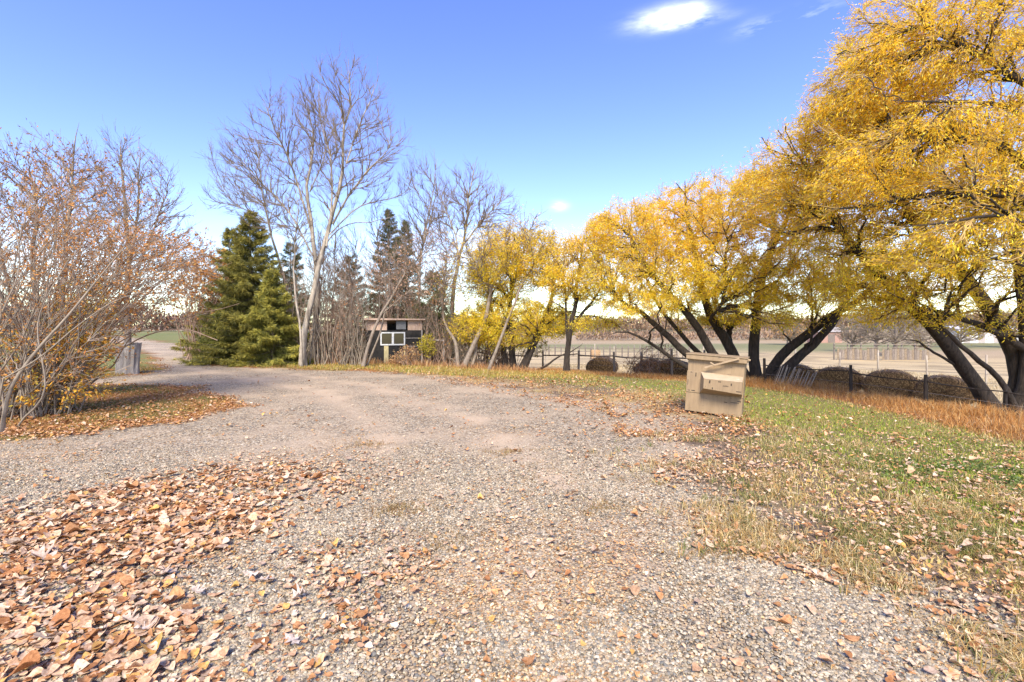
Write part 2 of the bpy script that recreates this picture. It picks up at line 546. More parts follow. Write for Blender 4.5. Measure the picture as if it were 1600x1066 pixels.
def catmull(P, n):
    P = np.asarray(P, float)
    if len(P) == 2:
        t = np.linspace(0, 1, n)[:, None]
        return P[0] * (1 - t) + P[1] * t
    Q = np.vstack([2 * P[0] - P[1], P, 2 * P[-1] - P[-2]])
    seg = np.linalg.norm(np.diff(P, axis=0), axis=1); cum = np.concatenate([[0], np.cumsum(seg)])
    s = np.linspace(0, cum[-1], n); out = []
    for v in s:
        i = min(np.searchsorted(cum, v, 'right') - 1, len(P) - 2)
        t = (v - cum[i]) / max(seg[i], 1e-6)
        p0, p1, p2, p3 = Q[i], Q[i + 1], Q[i + 2], Q[i + 3]
        out.append(.5 * ((2 * p1) + (-p0 + p2) * t + (2 * p0 - 5 * p1 + 4 * p2 - p3) * t * t + (-p0 + 3 * p1 - 3 * p2 + p3) * t ** 3))
    return np.array(out)

def ell_points(ells, n, shell=0.0):
    """ells: (cx,cy,cz,rx,ry,rz,weight)"""
    E = np.array(ells, float); w = E[:, 6] / E[:, 6].sum()
    k = rng.choice(len(E), n, p=w)
    d = rng.normal(size=(n, 3)); d /= np.linalg.norm(d, axis=1, keepdims=True)
    rr = rng.random(n) ** (1 / 3)
    rr = rr * (1 - shell) + shell * (.82 + .18 * rng.random(n))
    rr = rr * np.where(rng.random(n) < .35, 1 + .22 * np.abs(rng.normal(size=n)), 1)
    return E[k, :3] + d * rr[:, None] * E[k, 3:6]

def clumpy(pts, centres, amt):
    """pull points towards the nearest of some centres: gives foliage its clumps and gaps"""
    c = centres
    D = ((pts[:, None, :] - c[None]) ** 2).sum(2)
    i = D.argmin(1)
    return pts + (c[i] - pts) * amt * rng.random((len(pts), 1))

def colonize(limbs, levels, ells, up=0.0, shell=0.2, zmin=None, droop=0.0, clump=None):
    """limbs: list of (pts(n,3), r0, r1). levels: list of dict(n, r0, r1, maxlen, pts, sides, wob).
    Returns list per level of (pts (K,m,3), rad (K,m))."""
    nodes_p, nodes_d, nodes_r = [], [], []
    def add_nodes(P, R, f0):
        T = np.gradient(P, axis=1); T /= np.linalg.norm(T, axis=2, keepdims=True) + 1e-9
        a = int(P.shape[1] * f0)
        nodes_p.append(P[:, a:-1].reshape(-1, 3)); nodes_d.append(T[:, a:-1].reshape(-1, 3)); nodes_r.append(R[:, a:-1].ravel())
    for pts, r0, r1, f0 in limbs:
        n = len(pts)
        t = np.linspace(0, 1, n)
        R = r0 * (1 - t) ** .85 + r1 * t ** .7 * (1 - .6 * t)
        add_nodes(pts[None], R[None], f0)
    out = []
    for L in levels:
        NP = np.concatenate(nodes_p); ND = np.concatenate(nodes_d); NR = np.concatenate(nodes_r)
        if len(NP) > 3500:
            s = rng.choice(len(NP), 3500, replace=False); NP, ND, NR = NP[s], ND[s], NR[s]
        T = ell_points(ells, L['n'], shell)
        if clump is not None: T = clumpy(T, clump, L.get('clump', .22))
        if zmin is not None: T[:, 2] = np.maximum(T[:, 2], zmin)
        K = len(T); best = np.zeros(K, int)
        for a in range(0, K, 1500):
            b = min(K, a + 1500)
            D = T[a:b, None, :] - NP[None]
            dist = np.linalg.norm(D, axis=2) + 1e-6
            cs = (D * ND[None]).sum(2) / dist
            cost = dist * (1.9 - 1.1 * cs) + .15 * L['maxlen'] * (dist < .15 * L['maxlen'])
            best[a:b] = cost.argmin(1)
        p0 = NP[best]; d0 = ND[best]; r0 = np.minimum(NR[best] * .75, L['r0'] * (.7 + .6 * rng.random(K)))
        D = T - p0; dist = np.linalg.norm(D, axis=1, keepdims=True)
        sc = np.minimum(1, L['maxlen'] * (.6 + .6 * rng.random((K, 1))) / (dist + 1e-6))
        a_ = L.get('bias', 0.0)
        dn = D / (dist + 1e-6) * (1 - a_) + d0 * a_ + np.array([0, 0, L.get('lift', 0.0)])
        dn /= np.linalg.norm(dn, axis=1, keepdims=True) + 1e-9
        dist = dist * sc; D = dn * dist; T2 = p0 + D
        u = np.array([0, 0, up])
        side = rng.normal(size=(K, 3)) * .12
        p1 = p0 + (d0 * .55 + D / (dist + 1e-6) * .45 + side) * dist * .35
        p2 = T2 - (D / (dist + 1e-6) * .8 + u + side) * dist * .35
        p3 = T2 - np.array([0, 0, droop]) * dist
        m = L['pts']; t = np.linspace(0, 1, m)[None, :, None]
        P = (1 - t) ** 3 * p0[:, None] + 3 * (1 - t) ** 2 * t * p1[:, None] + 3 * (1 - t) * t * t * p2[:, None] + t ** 3 * p3[:, None]
        P[:, 1:] += rng.normal(size=(K, m - 1, 3)) * L.get('wob', .03) * dist[:, None]
        tt = t[..., 0]
        R = r0[:, None] * (1 - tt) + L['r1'] * tt
        out.append((P, R))
        add_nodes(P, R, .15)
    return out

def leaf_mesh(name, P, D, length, width, cols, hang=0.3, fold=0.25):
    """diamond leaves with a crease: P base points, D directions"""
    n = len(P)
    D = D + np.array([0, 0, -hang]) + rng.normal(size=(n, 3)) * .45
    D /= np.linalg.norm(D, axis=1, keepdims=True)
    S = np.cross(D, rng.normal(size=(n, 3))); S /= np.linalg.norm(S, axis=1, keepdims=True) + 1e-9
    N = np.cross(S, D)
    L = (length * (.45 + 1.0 * rng.random(n)))[:, None]; W = (width * (.7 + .6 * rng.random(n)))[:, None]
    a = P; b = P + D * L * .45 + S * W * .5 - N * W * fold; c = P + D * L - N * L * .12; d = P + D * L * .45 - S * W * .5 - N * W * fold
    V = np.stack([a, b, c, d], 1).reshape(-1, 3)
    q = np.arange(n * 4).reshape(n, 4)
    F = np.concatenate([q[:, [0, 1, 2]], q[:, [0, 2, 3]]])
    return np_mesh(name, V, [F], np.repeat(cols, 4, 0))

def leaves_on(levels, n, jitter=.05, tmin=.2):
    """sample points on branch polylines"""
    K = [len(P) for P, R in levels]; tot = sum(K)
    Ps, Ds, ids = [], [], []
    base = 0
    for (P, R), k in zip(levels, K):
        m = int(n * k / tot)
        i = rng.integers(0, k, m); t = (tmin + (1 - tmin) * rng.random(m)) * (P.shape[1] - 1)
        j = np.minimum(t.astype(int), P.shape[1] - 2); f = (t - j)[:, None]
        p = P[i, j] * (1 - f) + P[i, j + 1] * f
        d = P[i, j + 1] - P[i, j]; d /= np.linalg.norm(d, axis=1, keepdims=True) + 1e-9
        Ps.append(p + rng.normal(size=p.shape) * jitter); Ds.append(d); ids.append(i + base); base += k
    return np.concatenate(Ps), np.concatenate(Ds), np.concatenate(ids)

def mixcol(n, palette, weights, var=.12):
    pal = np.array(palette); w = np.array(weights, float); w /= w.sum()
    c = pal[rng.choice(len(pal), n, p=w)]
    return np.clip(c * (1 + var * rng.normal(size=(n, 1))), .005, .95)

def tree(name, label, cat, limbs_px, ells_px, levels, bark, twig, leaves=None, group=None, up=.25, shell=.15, droop=0., clumps=0, flare=1.25, ground=True, zmin=None, sub=0):
    """limbs_px: list of (list of (px,py,d), r0, r1, first) ; ells_px: (px,py,d, rx, ry, rz, w) radii in metres"""
    limbs = []; tubs = []
    for li, (pl, r0, r1, f0) in enumerate(limbs_px):
        tb = Tubes()
        P = np.array([p if isinstance(p, np.ndarray) else at(*p) for p in pl])
        if ground and not (len(limbs_px[li]) > 4) and f0 > 0:
            P[0, 2] = G0(P[0, 0], P[0, 1]) - .12
        n = 16
        Q = catmull(P, n)
        Ls = np.linalg.norm(P[-1] - P[0])
        Q[1:] += np.cumsum(rng.normal(size=(n - 1, 3)) * .008 * Ls, axis=0) * np.linspace(0, 1, n - 1)[:, None]
        limbs.append((Q, r0, r1, max(f0, .05)))
        t = np.linspace(0, 1, n)
        R = r0 * (1 - t) ** .85 + r1 * t ** .7 * (1 - .75 * t ** 3)
        if f0 > 0: R[0] *= flare * 1.15; R[1] *= 1 + (flare - 1) * .4
        tb.add(Q, R, 10 if r0 > .06 else 7); tubs.append(('trunk' if f0 > 0 else 'limb', tb))
    ells = [(*at(e[0], e[1], e[2]), *e[3:]) for e in ells_px]
    root_p = limbs[0][0][0].copy(); root_p[2] = G0(root_p[0], root_p[1])
    cen = ell_points(ells, clumps, .3) if clumps else None
    out = colonize(limbs, levels, ells, up, shell, zmin, droop, cen)
    root = empty(name, tuple(root_p), label, cat, group)
    for nm_, tb in tubs: link_mesh(nm_, tb.mesh(nm_, rough=.16), bark, root)
    b1 = Tubes(); b2 = Tubes()
    for q_, (L, (P, R)) in enumerate(zip(levels, out)): (b1 if q_ < (1 if twig is M['bark_dark'] else 2) else b2).add(P, R, L.get('sides', 3))
    link_mesh('branches', b1.mesh('branches'), bark if leaves else twig, root)
    link_mesh('twigs', b2.mesh('twigs'), M['twig_willow'] if twig is M['bark_dark'] else twig, root)
    if leaves:
        lv = out[-leaves.get('levels', 2):]
        P, D, ids = leaves_on(lv, leaves['n'], leaves.get('jit', .05))
        k = len(P)
        cols = leaves['col'](P, ids, k)
        if 'keep' in leaves:
            kp = leaves['keep'](P, ids, k); P, D, cols = P[kp], D[kp], cols[kp]
        link_mesh('crown', leaf_mesh('crown', P, D, leaves['len'], leaves['wid'], cols, leaves.get('hang', .3)), leaves.get('mat', M['leaf']), root)
    return root

def lv(*a):
    """levels: (n, r0, r1, maxlen, pts, sides, wob)"""
    return [dict(n=x[0], r0=x[1], r1=x[2], maxlen=x[3], pts=x[4], sides=x[5], wob=x[6], bias=x[7] if len(x) > 7 else 0, lift=x[8] if len(x) > 8 else 0) for x in a]

# ---------------------------------------------------------------- yellow willows
def willow_cols(zlo, zhi, green=.5, orange=.5):
    def f(P, ids, k):
        per = rng.random(ids.max() + 1)[ids]
        nzv = vnoise(P[:, 0] + P[:, 1] * .7, P[:, 2] + P[:, 1] * .3, .8, 4, 2)
        h = np.clip((P[:, 2] - zlo) / (zhi - zlo) + (nzv - .5) * .9, 0, 1)
        up_ = mixcol(k, [(.96, .66, .045), (.96, .57, .03), (.97, .76, .16), (.94, .52, .03)], [4, 3 * orange * 2, 2, .6])
        lo_ = mixcol(k, [(.92, .69, .06), (.80, .66, .06), (.94, .66, .05), (.64, .58, .06)], [3, 3 * green * 2, 3, 1.2 * green * 2])
        s = (rng.random(k) < h)[:, None]
        return np.where(s, up_, lo_) * (.85 + .3 * per[:, None])
    return f

WL = lambda n1, n2, n3, n4: lv((n1, .05, .013, 2.6, 9, 6, .025), (n2, .018, .006, 1.5, 7, 4, .03, .2, .0), (n3, .010, .0035, .95, 5, 3, .03, .4, -.05), (n4, .005, .0025, .6, 4, 3, .03, .5, -.15))

tree('willow', 'broad yellow willow with dark stems fanning out behind the tan wooden bin', 'tree',
     [([(1172, 598, 16), (1110, 592, 15.8), (1068, 570, 15.5), (1035, 542, 15.2), (1005, 522, 15), (985, 514, 14.8), (958, 518, 14.6)], 0.101, .02, .3),
      ([(1172, 600, 16), (1120, 590, 16), (1074, 558, 15.8), (1030, 520, 15.8), (998, 498, 15.8), (960, 480, 16), (930, 455, 16)], 0.156, .03, .35),
      ([(1174, 600, 16.3), (1120, 575, 16.8), (1085, 547, 17), (1050, 510, 17.3), (1015, 470, 17.5), (985, 400, 17.5)], 0.117, .02, .35),
      ([(1176, 600, 16.2), (1140, 580, 16), (1113, 552, 16), (1090, 512, 15.8), (1058, 478, 15.5), (1015, 430, 15.3), (975, 360, 15.3)], 0.164, .03, .35),
      ([(1178, 600, 16.4), (1158, 580, 16.4), (1145, 552, 16.4), (1128, 520, 16.4), (1106, 488, 16.3), (1092, 420, 16.4), (1070, 340, 16.6), (1060, 290, 16.6)], 0.187, .03, .35),
      ([at(1145, 552, 16.4), at(1141, 515, 16.6), at(1168, 495, 17), at(1200, 470, 17.3), at(1220, 420, 17.4)], 0.070, .02, 0),
      ([at(1130, 522, 16.4), at(1110, 500, 15.8), at(1130, 470, 15), at(1140, 400, 14.8), at(1130, 330, 15)], 0.062, .02, 0),
      ([(1186, 600, 16.2), (1177, 560, 16.2), (1177, 500, 16.2), (1184, 430, 16.3), (1200, 385, 16.4), (1192, 320, 16.5), (1180, 270, 16.5)], 0.179, .03, .35),
      ([at(1200, 385, 16.4), at(1225, 350, 16), at(1240, 300, 15.8)], 0.055, .02, 0),
      ([(1190, 602, 15.6), (1218, 560, 15.4), (1262, 522, 15.2), (1300, 494, 15), (1350, 462, 15), (1395, 400, 15)], 0.172, .04, .3),
      ([(1196, 602, 15.2), (1250, 556, 15), (1305, 508, 14.8), (1336, 470, 14.8), (1380, 440, 14.6), (1420, 410, 14.6)], 0.156, .04, .3)],
     [(985, 370, 16, 1.35, 1.8, 1.25, 1.5), (960, 420, 15.5, 1.1, 1.5, .9, .8), (1060, 350, 16.2, 1.5, 1.8, 1.35, 1.5), (1130, 330, 16, 1.6, 2, 1.4, 1.6), (1200, 340, 16, 1.7, 2, 1.6, 1.6),
      (1060, 440, 15.5, 2.6, 1.8, .75, 1.6), (1170, 440, 15.8, 2.0, 2.0, .9, 1.2), (1290, 380, 15.4, 1.8, 1.8, 1.5, 1.4), (1350, 440, 15, 1.5, 1.5, .9, .6), (1000, 475, 15, 1.3, 1.2, .45, .5), (1200, 490, 15.2, 1.7, 1.5, .5, .6), (1110, 490, 17, 1.5, 1.0, .5, .5), (1240, 280, 15.8, 1.0, 1.4, .9, .5), (1090, 410, 15.2, 2.2, 1.2, .8, 1.0), (1240, 430, 14.8, 1.9, 1.2, .9, 1.0), (940, 360, 16, .6, .9, .6, .4)],
     WL(190, 1300, 6000, 9500), M['bark_dark'], M['bark_dark'],
     dict(n=230000, len=.08, wid=.022, jit=.07, levels=2, col=willow_cols(2.0, 5.2), hang=.5, keep=lambda P, i, k: rng.random(k) < .4 + .9 * sstep(.33, .6, vnoise(P[:, 0] * 1.1 + P[:, 1], P[:, 2] * 1.1, 1.4, 91, 2))),
     clumps=160, group='yellow willows along the fence')

tree('willow', 'large yellow willow whose leaning dark trunk rises right of the last hay bale', 'tree',
     [([(1562, 645, 11.6), (1530, 607, 11.6), (1512, 585, 11.5), (1477, 534, 11.3), (1448, 498, 11.2), (1409, 455, 11.2), (1360, 400, 11.5), (1310, 320, 11.8), (1280, 240, 12)], 0.172, .03, .3),
      ([(1578, 648, 11.8), (1592, 600, 11.8), (1580, 540, 11.8), (1533, 458, 11.6), (1496, 408, 11.4), (1446, 353, 11.2), (1400, 270, 11), (1370, 180, 11)], 0.203, .03, .3),
      ([(1590, 650, 11.5), (1608, 600, 11.5), (1612, 520, 11.5), (1600, 420, 11.3), (1580, 300, 11.2), (1560, 180, 11)], 0.218, .04, .3),
      ([(1600, 640, 11), (1560, 590, 10.8), (1500, 540, 10.6), (1440, 478, 10.4), (1380, 440, 10.2)], 0.066, .02, .3),
      ([at(1600, 545, 11.5), at(1560, 520, 11.2), at(1516, 498, 11), at(1450, 470, 10.6), at(1400, 462, 10.3)], 0.086, .02, 0),
      ([at(1500, 575, 11.5), at(1465, 555, 11.2), at(1430, 535, 11), at(1400, 528, 10.8)], 0.035, .012, 0)],
     [(1330, 290, 11.6, 1.5, 1.6, 1.5, 1.3), (1290, 330, 12, 1.2, 1.5, 1.1, .7), (1300, 210, 12, .8, 1.2, .8, .45), (1380, 200, 11, 1.3, 1.6, 1.3, 1.3), (1450, 330, 11, 1.6, 1.9, 1.3, 1.3), (1540, 250, 11, 1.5, 1.8, 1.6, 1.1),
      (1500, 420, 10.8, 2.0, 1.6, .8, .6), (1400, 420, 11, 1.6, 1.6, .8, .9), (1600, 400, 11, 1.6, 1.7, 1.2, .45), (1250, 260, 12.4, 1.3, 1.5, 1.2, .9), (1200, 300, 13, 1.1, 1.4, .8, .6), (1420, 480, 11, 1.2, 1.2, .5, .45), (1560, 500, 11.4, 1.4, 1.2, .5, .2), (1350, 460, 11.3, .9, 1.2, .6, .4)],
     WL(150, 900, 4200, 7000), M['bark_dark'], M['bark_dark'],
     dict(n=115000, len=.078, wid=.02, jit=.06, levels=2, col=willow_cols(2.2, 4.8), hang=.5, keep=lambda P, i, k: rng.random(k) < .3 + .95 * sstep(.33, .6, vnoise(P[:, 0] * 1.1 + P[:, 1], P[:, 2] * 1.1, 1.5, 92, 2))),
     clumps=160, group='yellow willows along the fence')

tree('willow', 'nearest and tallest yellow willow reaching in over the right edge of the photo', 'tree',
     [([(1790, 800, 8.0), (1760, 640, 8.2), (1730, 480, 8.4), (1715, 340, 8.6), (1700, 200, 8.8), (1670, 60, 9), (1630, -60, 9.2)], 0.234, .05, .3),
      ([at(1725, 460, 8.4), at(1600, 310, 8.8), at(1540, 303, 9), at(1471, 300, 9.2), (at(1397, 312, 9.4)), at(1290, 330, 9.6)], 0.094, .015, 0),
      ([at(1712, 380, 8.5), at(1600, 254, 9), at(1552, 229, 9.2), at(1471, 212, 9.4), at(1378, 222, 9.6)], 0.101, .015, 0),
      ([at(1710, 290, 8.7), at(1600, 186, 8.6), at(1533, 164, 8.5), at(1470, 160, 8.4), at(1390, 150, 8.4)], 0.055, .012, 0),
      ([at(1715, 420, 8.4), at(1600, 350, 8.2), at(1533, 342, 8.1), at(1409, 353, 8.1)], 0.047, .012, 0),
      ([at(1700, 200, 8.8), at(1600, 130, 8.8), at(1471, 60, 9), at(1400, 40, 9.2)], 0.070, .012, 0),
      ([at(1720, 470, 8.4), at(1620, 420, 8.6), at(1560, 400, 8.8), at(1500, 405, 9)], 0.055, .012, 0)],
     [(1480, 60, 9.4, 1.3, 1.8, 1.1, 1.3), (1400, 110, 9.8, 1.0, 1.5, 1.0, 1.0), (1350, 130, 10, .95, 1.2, .9, .8), (1310, 170, 10.4, .7, 1.2, .8, .6), (1370, 50, 10, .7, 1.2, .8, .5), (1550, 130, 9, 1.5, 2, 1.3, 1.2), (1600, -20, 9, 1.6, 2, 1.5, .9), (1420, 240, 9.4, 1.4, 1.7, .8, 1.2),
      (1340, 290, 9.8, 1.0, 1.2, .55, .5), (1500, 300, 9, 1.4, 1.6, .7, .7), (1620, 280, 8.8, 1.5, 1.8, 1.2, .8), (1480, 390, 8.8, 1.3, 1.3, .5, .4)],
     WL(130, 850, 4200, 7000), M['bark_dark'], M['bark_dark'],
     dict(n=105000, len=.072, wid=.018, jit=.06, levels=2, col=willow_cols(1.5, 4.2), hang=.5, keep=lambda P, i, k: rng.random(k) < .3 + .95 * sstep(.33, .6, vnoise(P[:, 0] * 1.1 + P[:, 1], P[:, 2] * 1.1, 1.6, 93, 2))),
     clumps=160, group='yellow willows along the fence')

# middle group
tree('willow', 'olive yellow multi-stemmed willow between the black shed and the slim dark tree', 'tree',
     [([(803, 570, 20.5), (797, 530, 20.5), (792, 480, 20.6), (800, 430, 20.6), (815, 370, 20.6)], 0.156, .02, .35),
      ([(812, 570, 20.2), (838, 525, 20), (852, 488, 20), (866, 440, 20), (858, 380, 20)], 0.148, .02, .35),
      ([(816, 570, 20), (846, 520, 19.6), (868, 503, 19.4), (895, 497, 19.2), (925, 502, 19)], 0.094, .015, .35),
      ([(795, 570, 20.6), (780, 520, 21), (765, 470, 21.2), (760, 400, 21.4)], 0.101, .015, .35),
      ([(825, 573, 19.6), (852, 572, 19.3), (868, 560, 19.2), (896, 545, 19), (905, 535, 19)], 0.055, .012, .35)],
     [(800, 410, 20.5, 1.9, 2, 1.6, 1.3), (840, 400, 20.3, 1.5, 2, 1.3, .9), (770, 430, 21, 1.2, 1.6, 1.5, .8), (800, 500, 20.5, 1.9, 1.8, 1.2, 1.3), (740, 510, 21, 1.2, 1.5, .9, .7), (860, 500, 20, 1.2, 1.4, .8, .5)],
     WL(90, 600, 2800, 4500), M['bark_dark'], M['bark_dark'],
     dict(n=90000, len=.09, wid=.028, jit=.08, levels=2, col=willow_cols(2.6, 6.0, .8, .3), hang=.5, keep=lambda P, i, k: rng.random(k) < .3 + .95 * sstep(.38, .62, vnoise(P[:, 0] * 1.1 + P[:, 1], P[:, 2] * 1.1, 1.2, 94, 2))),
     clumps=110, group='yellow willows along the fence')

tree('leaning_tree', 'half bare tree with slanting dark stems just right of the black shed', 'tree',
     [([(722, 569, 20), (742, 535, 19.9), (758, 495, 19.8), (767, 440, 19.8), (790, 400, 19.8), (820, 360, 20)], 0.109, .015, .35),
      ([(716, 569, 20.2), (712, 535, 20.2), (700, 510, 20.3), (695, 470, 20.4)], 0.094, .02, .35),
      ([(735, 569, 20), (744, 545, 20.2), (738, 515, 20.4), (725, 480, 20.5)], 0.070, .015, .35),
      ([at(764, 455, 19.8), at(750, 420, 19.7), at(735, 400, 19.6), at(720, 370, 19.6)], 0.039, .012, 0),
      ([(762, 573, 19), (782, 530, 19), (800, 480, 19.1), (825, 430, 19.3), (850, 390, 19.5)], 0.070, .012, .35)],
     [(760, 400, 19.8, 1.5, 1.4, 1.4, 1), (820, 380, 19.6, 1.4, 1.3, 1.3, .9), (720, 430, 20.2, 1.1, 1.2, 1.2, .7)],
     WL(60, 350, 1500, 2600), M['bark_grey'], M['twig_grey'],
     dict(n=4200, len=.09, wid=.03, jit=.08, levels=2, col=willow_cols(2.6, 6.0, .6, .3), hang=.5))

tree('small_tree', 'slim dark-stemmed tree with a thin yellow crown, standing alone by the pole fence', 'tree',
     [([(885, 580, 18.6), (887, 540, 18.6), (892, 505, 18.6), (898, 470, 18.6), (905, 420, 18.7), (912, 380, 18.8)], 0.125, .02, .35),
      ([at(888, 540, 18.6), at(885, 510, 18.5), at(882, 460, 18.5), at(880, 420, 18.4)], 0.062, .015, 0),
      ([at(893, 512, 18.6), at(910, 490, 18.4), at(932, 462, 18.2), at(950, 430, 18)], 0.062, .015, 0),
      ([at(895, 495, 18.6), at(930, 494, 18), at(960, 505, 17.6), at(985, 520, 17.4)], 0.035, .01, 0)],
     [(895, 420, 18.6, 1.05, 1.2, 1.3, 1.2), (925, 440, 18.3, .9, 1.1, .9, .8), (870, 440, 18.7, .7, 1, .9, .5), (935, 505, 17.8, 1.1, .8, .35, .3), (915, 385, 18.8, .8, 1, .6, .5)],
     WL(60, 380, 1700, 2600), M['bark_dark'], M['bark_dark'],
     dict(n=32000, len=.085, wid=.026, jit=.08, levels=2, col=willow_cols(2.2, 5.0, .8, .4), hang=.5, keep=lambda P, i, k: rng.random(k) < .25 + .95 * sstep(.4, .62, vnoise(P[:, 0] * 1.1 + P[:, 1], P[:, 2] * 1.1, 1.3, 95, 2))),
     clumps=70, group='yellow willows along the fence')

# ---------------------------------------------------------------- bare poplars
PL = lambda n1, n2, n3, n4, s=1.0: lv((n1, .026 * s, .008, 3.2, 9, 5, .010, .15, .15), (n2, .0115 * s, .0045, 1.7, 6, 4, .014, .4, .2), (int(n3 * .7), .006, .003, .9, 5, 3, .015, .5, .25), (int(n4 * .8), .005, .003, .45, 3, 3, .02, .5, .2))

tree('bare_poplar', 'tallest bare poplar with a pale trunk leaning right beside the spruces', 'tree',
     [([(473, 572, 20), (475, 520, 20), (496, 432, 20.2), (517, 358, 20.3), (532, 300, 20.2), (541, 256, 20), (547, 180, 19.8), (541, 100, 19.7)], 0.137, .012, .42),
      ([at(520, 350, 20.3), at(545, 305, 19.8), at(575, 270, 19.4), at(604, 245, 19), at(628, 206, 18.6)], 0.045, .01, 0),
      ([at(510, 385, 20.2), at(519, 310, 20.6), at(517, 240, 21), at(503, 180, 21.2), at(498, 124, 21.3)], 0.048, .01, 0),
      ([at(541, 256, 20), at(560, 200, 20.3), at(580, 150, 20.5), at(590, 120, 20.6)], 0.030, .01, 0),
      ([at(515, 366, 20.3), at(560, 325, 20.8), at(610, 312, 21), at(655, 290, 21.3)], 0.030, .01, 0)],
     [(545, 170, 20, 1.7, 2, 2.1, 1.6), (575, 230, 19.6, 1.7, 2, 1.7, 1.1), (510, 210, 20.8, 1.2, 1.8, 2.3, 1.1), (600, 270, 20.2, 1.4, 1.6, 1.3, .6), (530, 300, 20.2, 1.5, 1.5, 1.0, .5)],
     PL(85, 560, 2600, 4600), M['bark_pale'], M['twig_dark'], up=.4, group='bare poplars by the drive')

tree('bare_poplar', 'bare poplar with a forked pale trunk and limbs spreading left, behind the tallest one', 'tree',
     [([(485, 570, 21.4), (494, 480, 21.4), (492, 420, 21.4), (484, 345, 21.5), (481, 275, 21.5), (484, 200, 21.6), (472, 140, 21.6)], 0.130, .012, .4),
      ([at(487, 365, 21.5), at(470, 300, 21.3), at(447, 230, 21), at(428, 180, 20.8), at(414, 145, 20.6)], 0.051, .01, 0),
      ([at(489, 400, 21.4), at(455, 340, 21.8), at(415, 300, 22), at(375, 270, 22.2), at(345, 240, 22.4)], 0.039, .01, 0),
      ([at(484, 300, 21.5), at(510, 240, 21.8), at(512, 190, 22)], 0.030, .01, 0),
      ([at(490, 410, 21.4), at(530, 360, 21), at(580, 350, 20.6), at(640, 345, 20.4)], 0.027, .01, 0)],
     [(450, 220, 21.2, 1.6, 2, 2.2, 1.4), (480, 200, 21.6, 1.2, 1.8, 2.1, 1), (400, 270, 21.8, 1.8, 1.8, 1.5, .9), (430, 330, 21.6, 1.6, 1.6, 1.3, .6)],
     PL(80, 520, 2400, 4200), M['bark_pale'], M['twig_dark'], up=.4, group='bare poplars by the drive')

tree('bare_poplar', 'slender bare poplar leaning left over the tops of the spruces', 'tree',
     [([(462, 568, 23), (447, 450, 23), (430, 385, 23), (416, 343, 23), (402, 290, 23), (388, 241, 23), (374, 200, 23)], 0.086, .01, .45),
      ([at(418, 350, 23), at(390, 330, 22.6), at(360, 318, 22.4), at(332, 318, 22.2)], 0.024, .008, 0)],
     [(375, 255, 23, 1.5, 1.5, 1.6, 1.3), (400, 320, 22.8, 1.4, 1.4, 1.1, .8), (352, 310, 22.6, 1.0, 1.2, .9, .5)],
     PL(50, 300, 1400, 2400, .8), M['bark_pale'], M['twig_dark'], up=.35, group='bare poplars by the drive')

tree('bare_poplar', 'thin crooked bare poplar stem close to the left of the tallest poplar trunk', 'tree',
     [([(471, 571, 19.6), (470, 515, 19.6), (463, 450, 19.6), (462, 390, 19.6), (467, 330, 19.6), (463, 280, 19.6)], 0.054, .008, .4)],
     [(465, 350, 19.6, .8, 1, 1.4, 1)], PL(20, 100, 500, 800, .6), M['bark_pale'], M['twig_dark'], up=.35, group='bare poplars by the drive')

tree('bare_poplar', 'bare poplar with a forked crown standing right of the black shed', 'tree',
     [([(705, 568, 21.5), (706, 500, 21.5), (709, 450, 21.5), (716, 410, 21.5), (724, 375, 21.5), (735, 315, 21.5), (748, 254, 21.5)], 0.122, .012, .4),
      ([at(716, 410, 21.5), at(712, 370, 21.8), at(695, 325, 22), at(680, 285, 22)], 0.042, .01, 0),
      ([at(722, 385, 21.5), at(755, 345, 21.2), at(785, 315, 21), at(808, 300, 20.8)], 0.036, .01, 0)],
     [(735, 310, 21.5, 1.5, 1.8, 1.5, 1.3), (770, 330, 21.2, 1.2, 1.5, 1.2, .8), (695, 330, 21.8, 1.1, 1.5, 1.5, .8)],
     PL(60, 380, 1800, 3000), M['bark_pale'], M['twig_dark'], up=.4, group='bare poplars by the drive')

tree('bare_poplar', 'narrow bare poplar rising behind the black shed roof', 'tree',
     [([(648, 566, 25), (652, 480, 25), (655, 420, 25), (658, 340, 25), (667, 236, 25)], 0.086, .01, .4),
      ([at(656, 400, 25), at(675, 340, 25), at(688, 290, 25)], 0.030, .01, 0)],
     [(662, 320, 25, 1.3, 1.5, 2.6, 1), (640, 370, 25, 1.0, 1.2, 1.4, .5)],
     PL(50, 320, 1500, 2500, .9), M['bark_pale'], M['twig_dark'], up=.4, group='bare poplars by the drive')

for (px, d, top, rr_s, lab) in ((518, 24, 330, .9, 'thin bare sapling between the tallest poplar and the shed'), (545, 26, 345, 1.0, 'thin bare sapling rising over the left end of the shed'), (592, 25.5, 300, 1.0, 'tall slim bare sapling above the left half of the shed roof'), (498, 25, 350, .8, 'slim bare sapling close behind the right side of the tallest poplar'), (690, 24, 300, .9, 'slim bare sapling left of the fork-crowned poplar'), (765, 25, 320, 1.2, 'bare tree behind the crown of the half bare leaning tree')):
    zc = 512 - (512 - top) * .55
    tree('bare_sapling', lab, 'tree', [([(px - 4, 566, d), (px, 500, d), (px + 6, (500 + top) / 2, d), (px + 2, top + 6, d)], 0.043, .008, .3)],
         [(px, zc, d, rr_s, 1.0, (512 - top) / F * d * .42, 1)], PL(34, 170, 800, 1300, .7), M['bark_pale'], M['twig_dark'], up=.4, group='bare saplings round the shed')

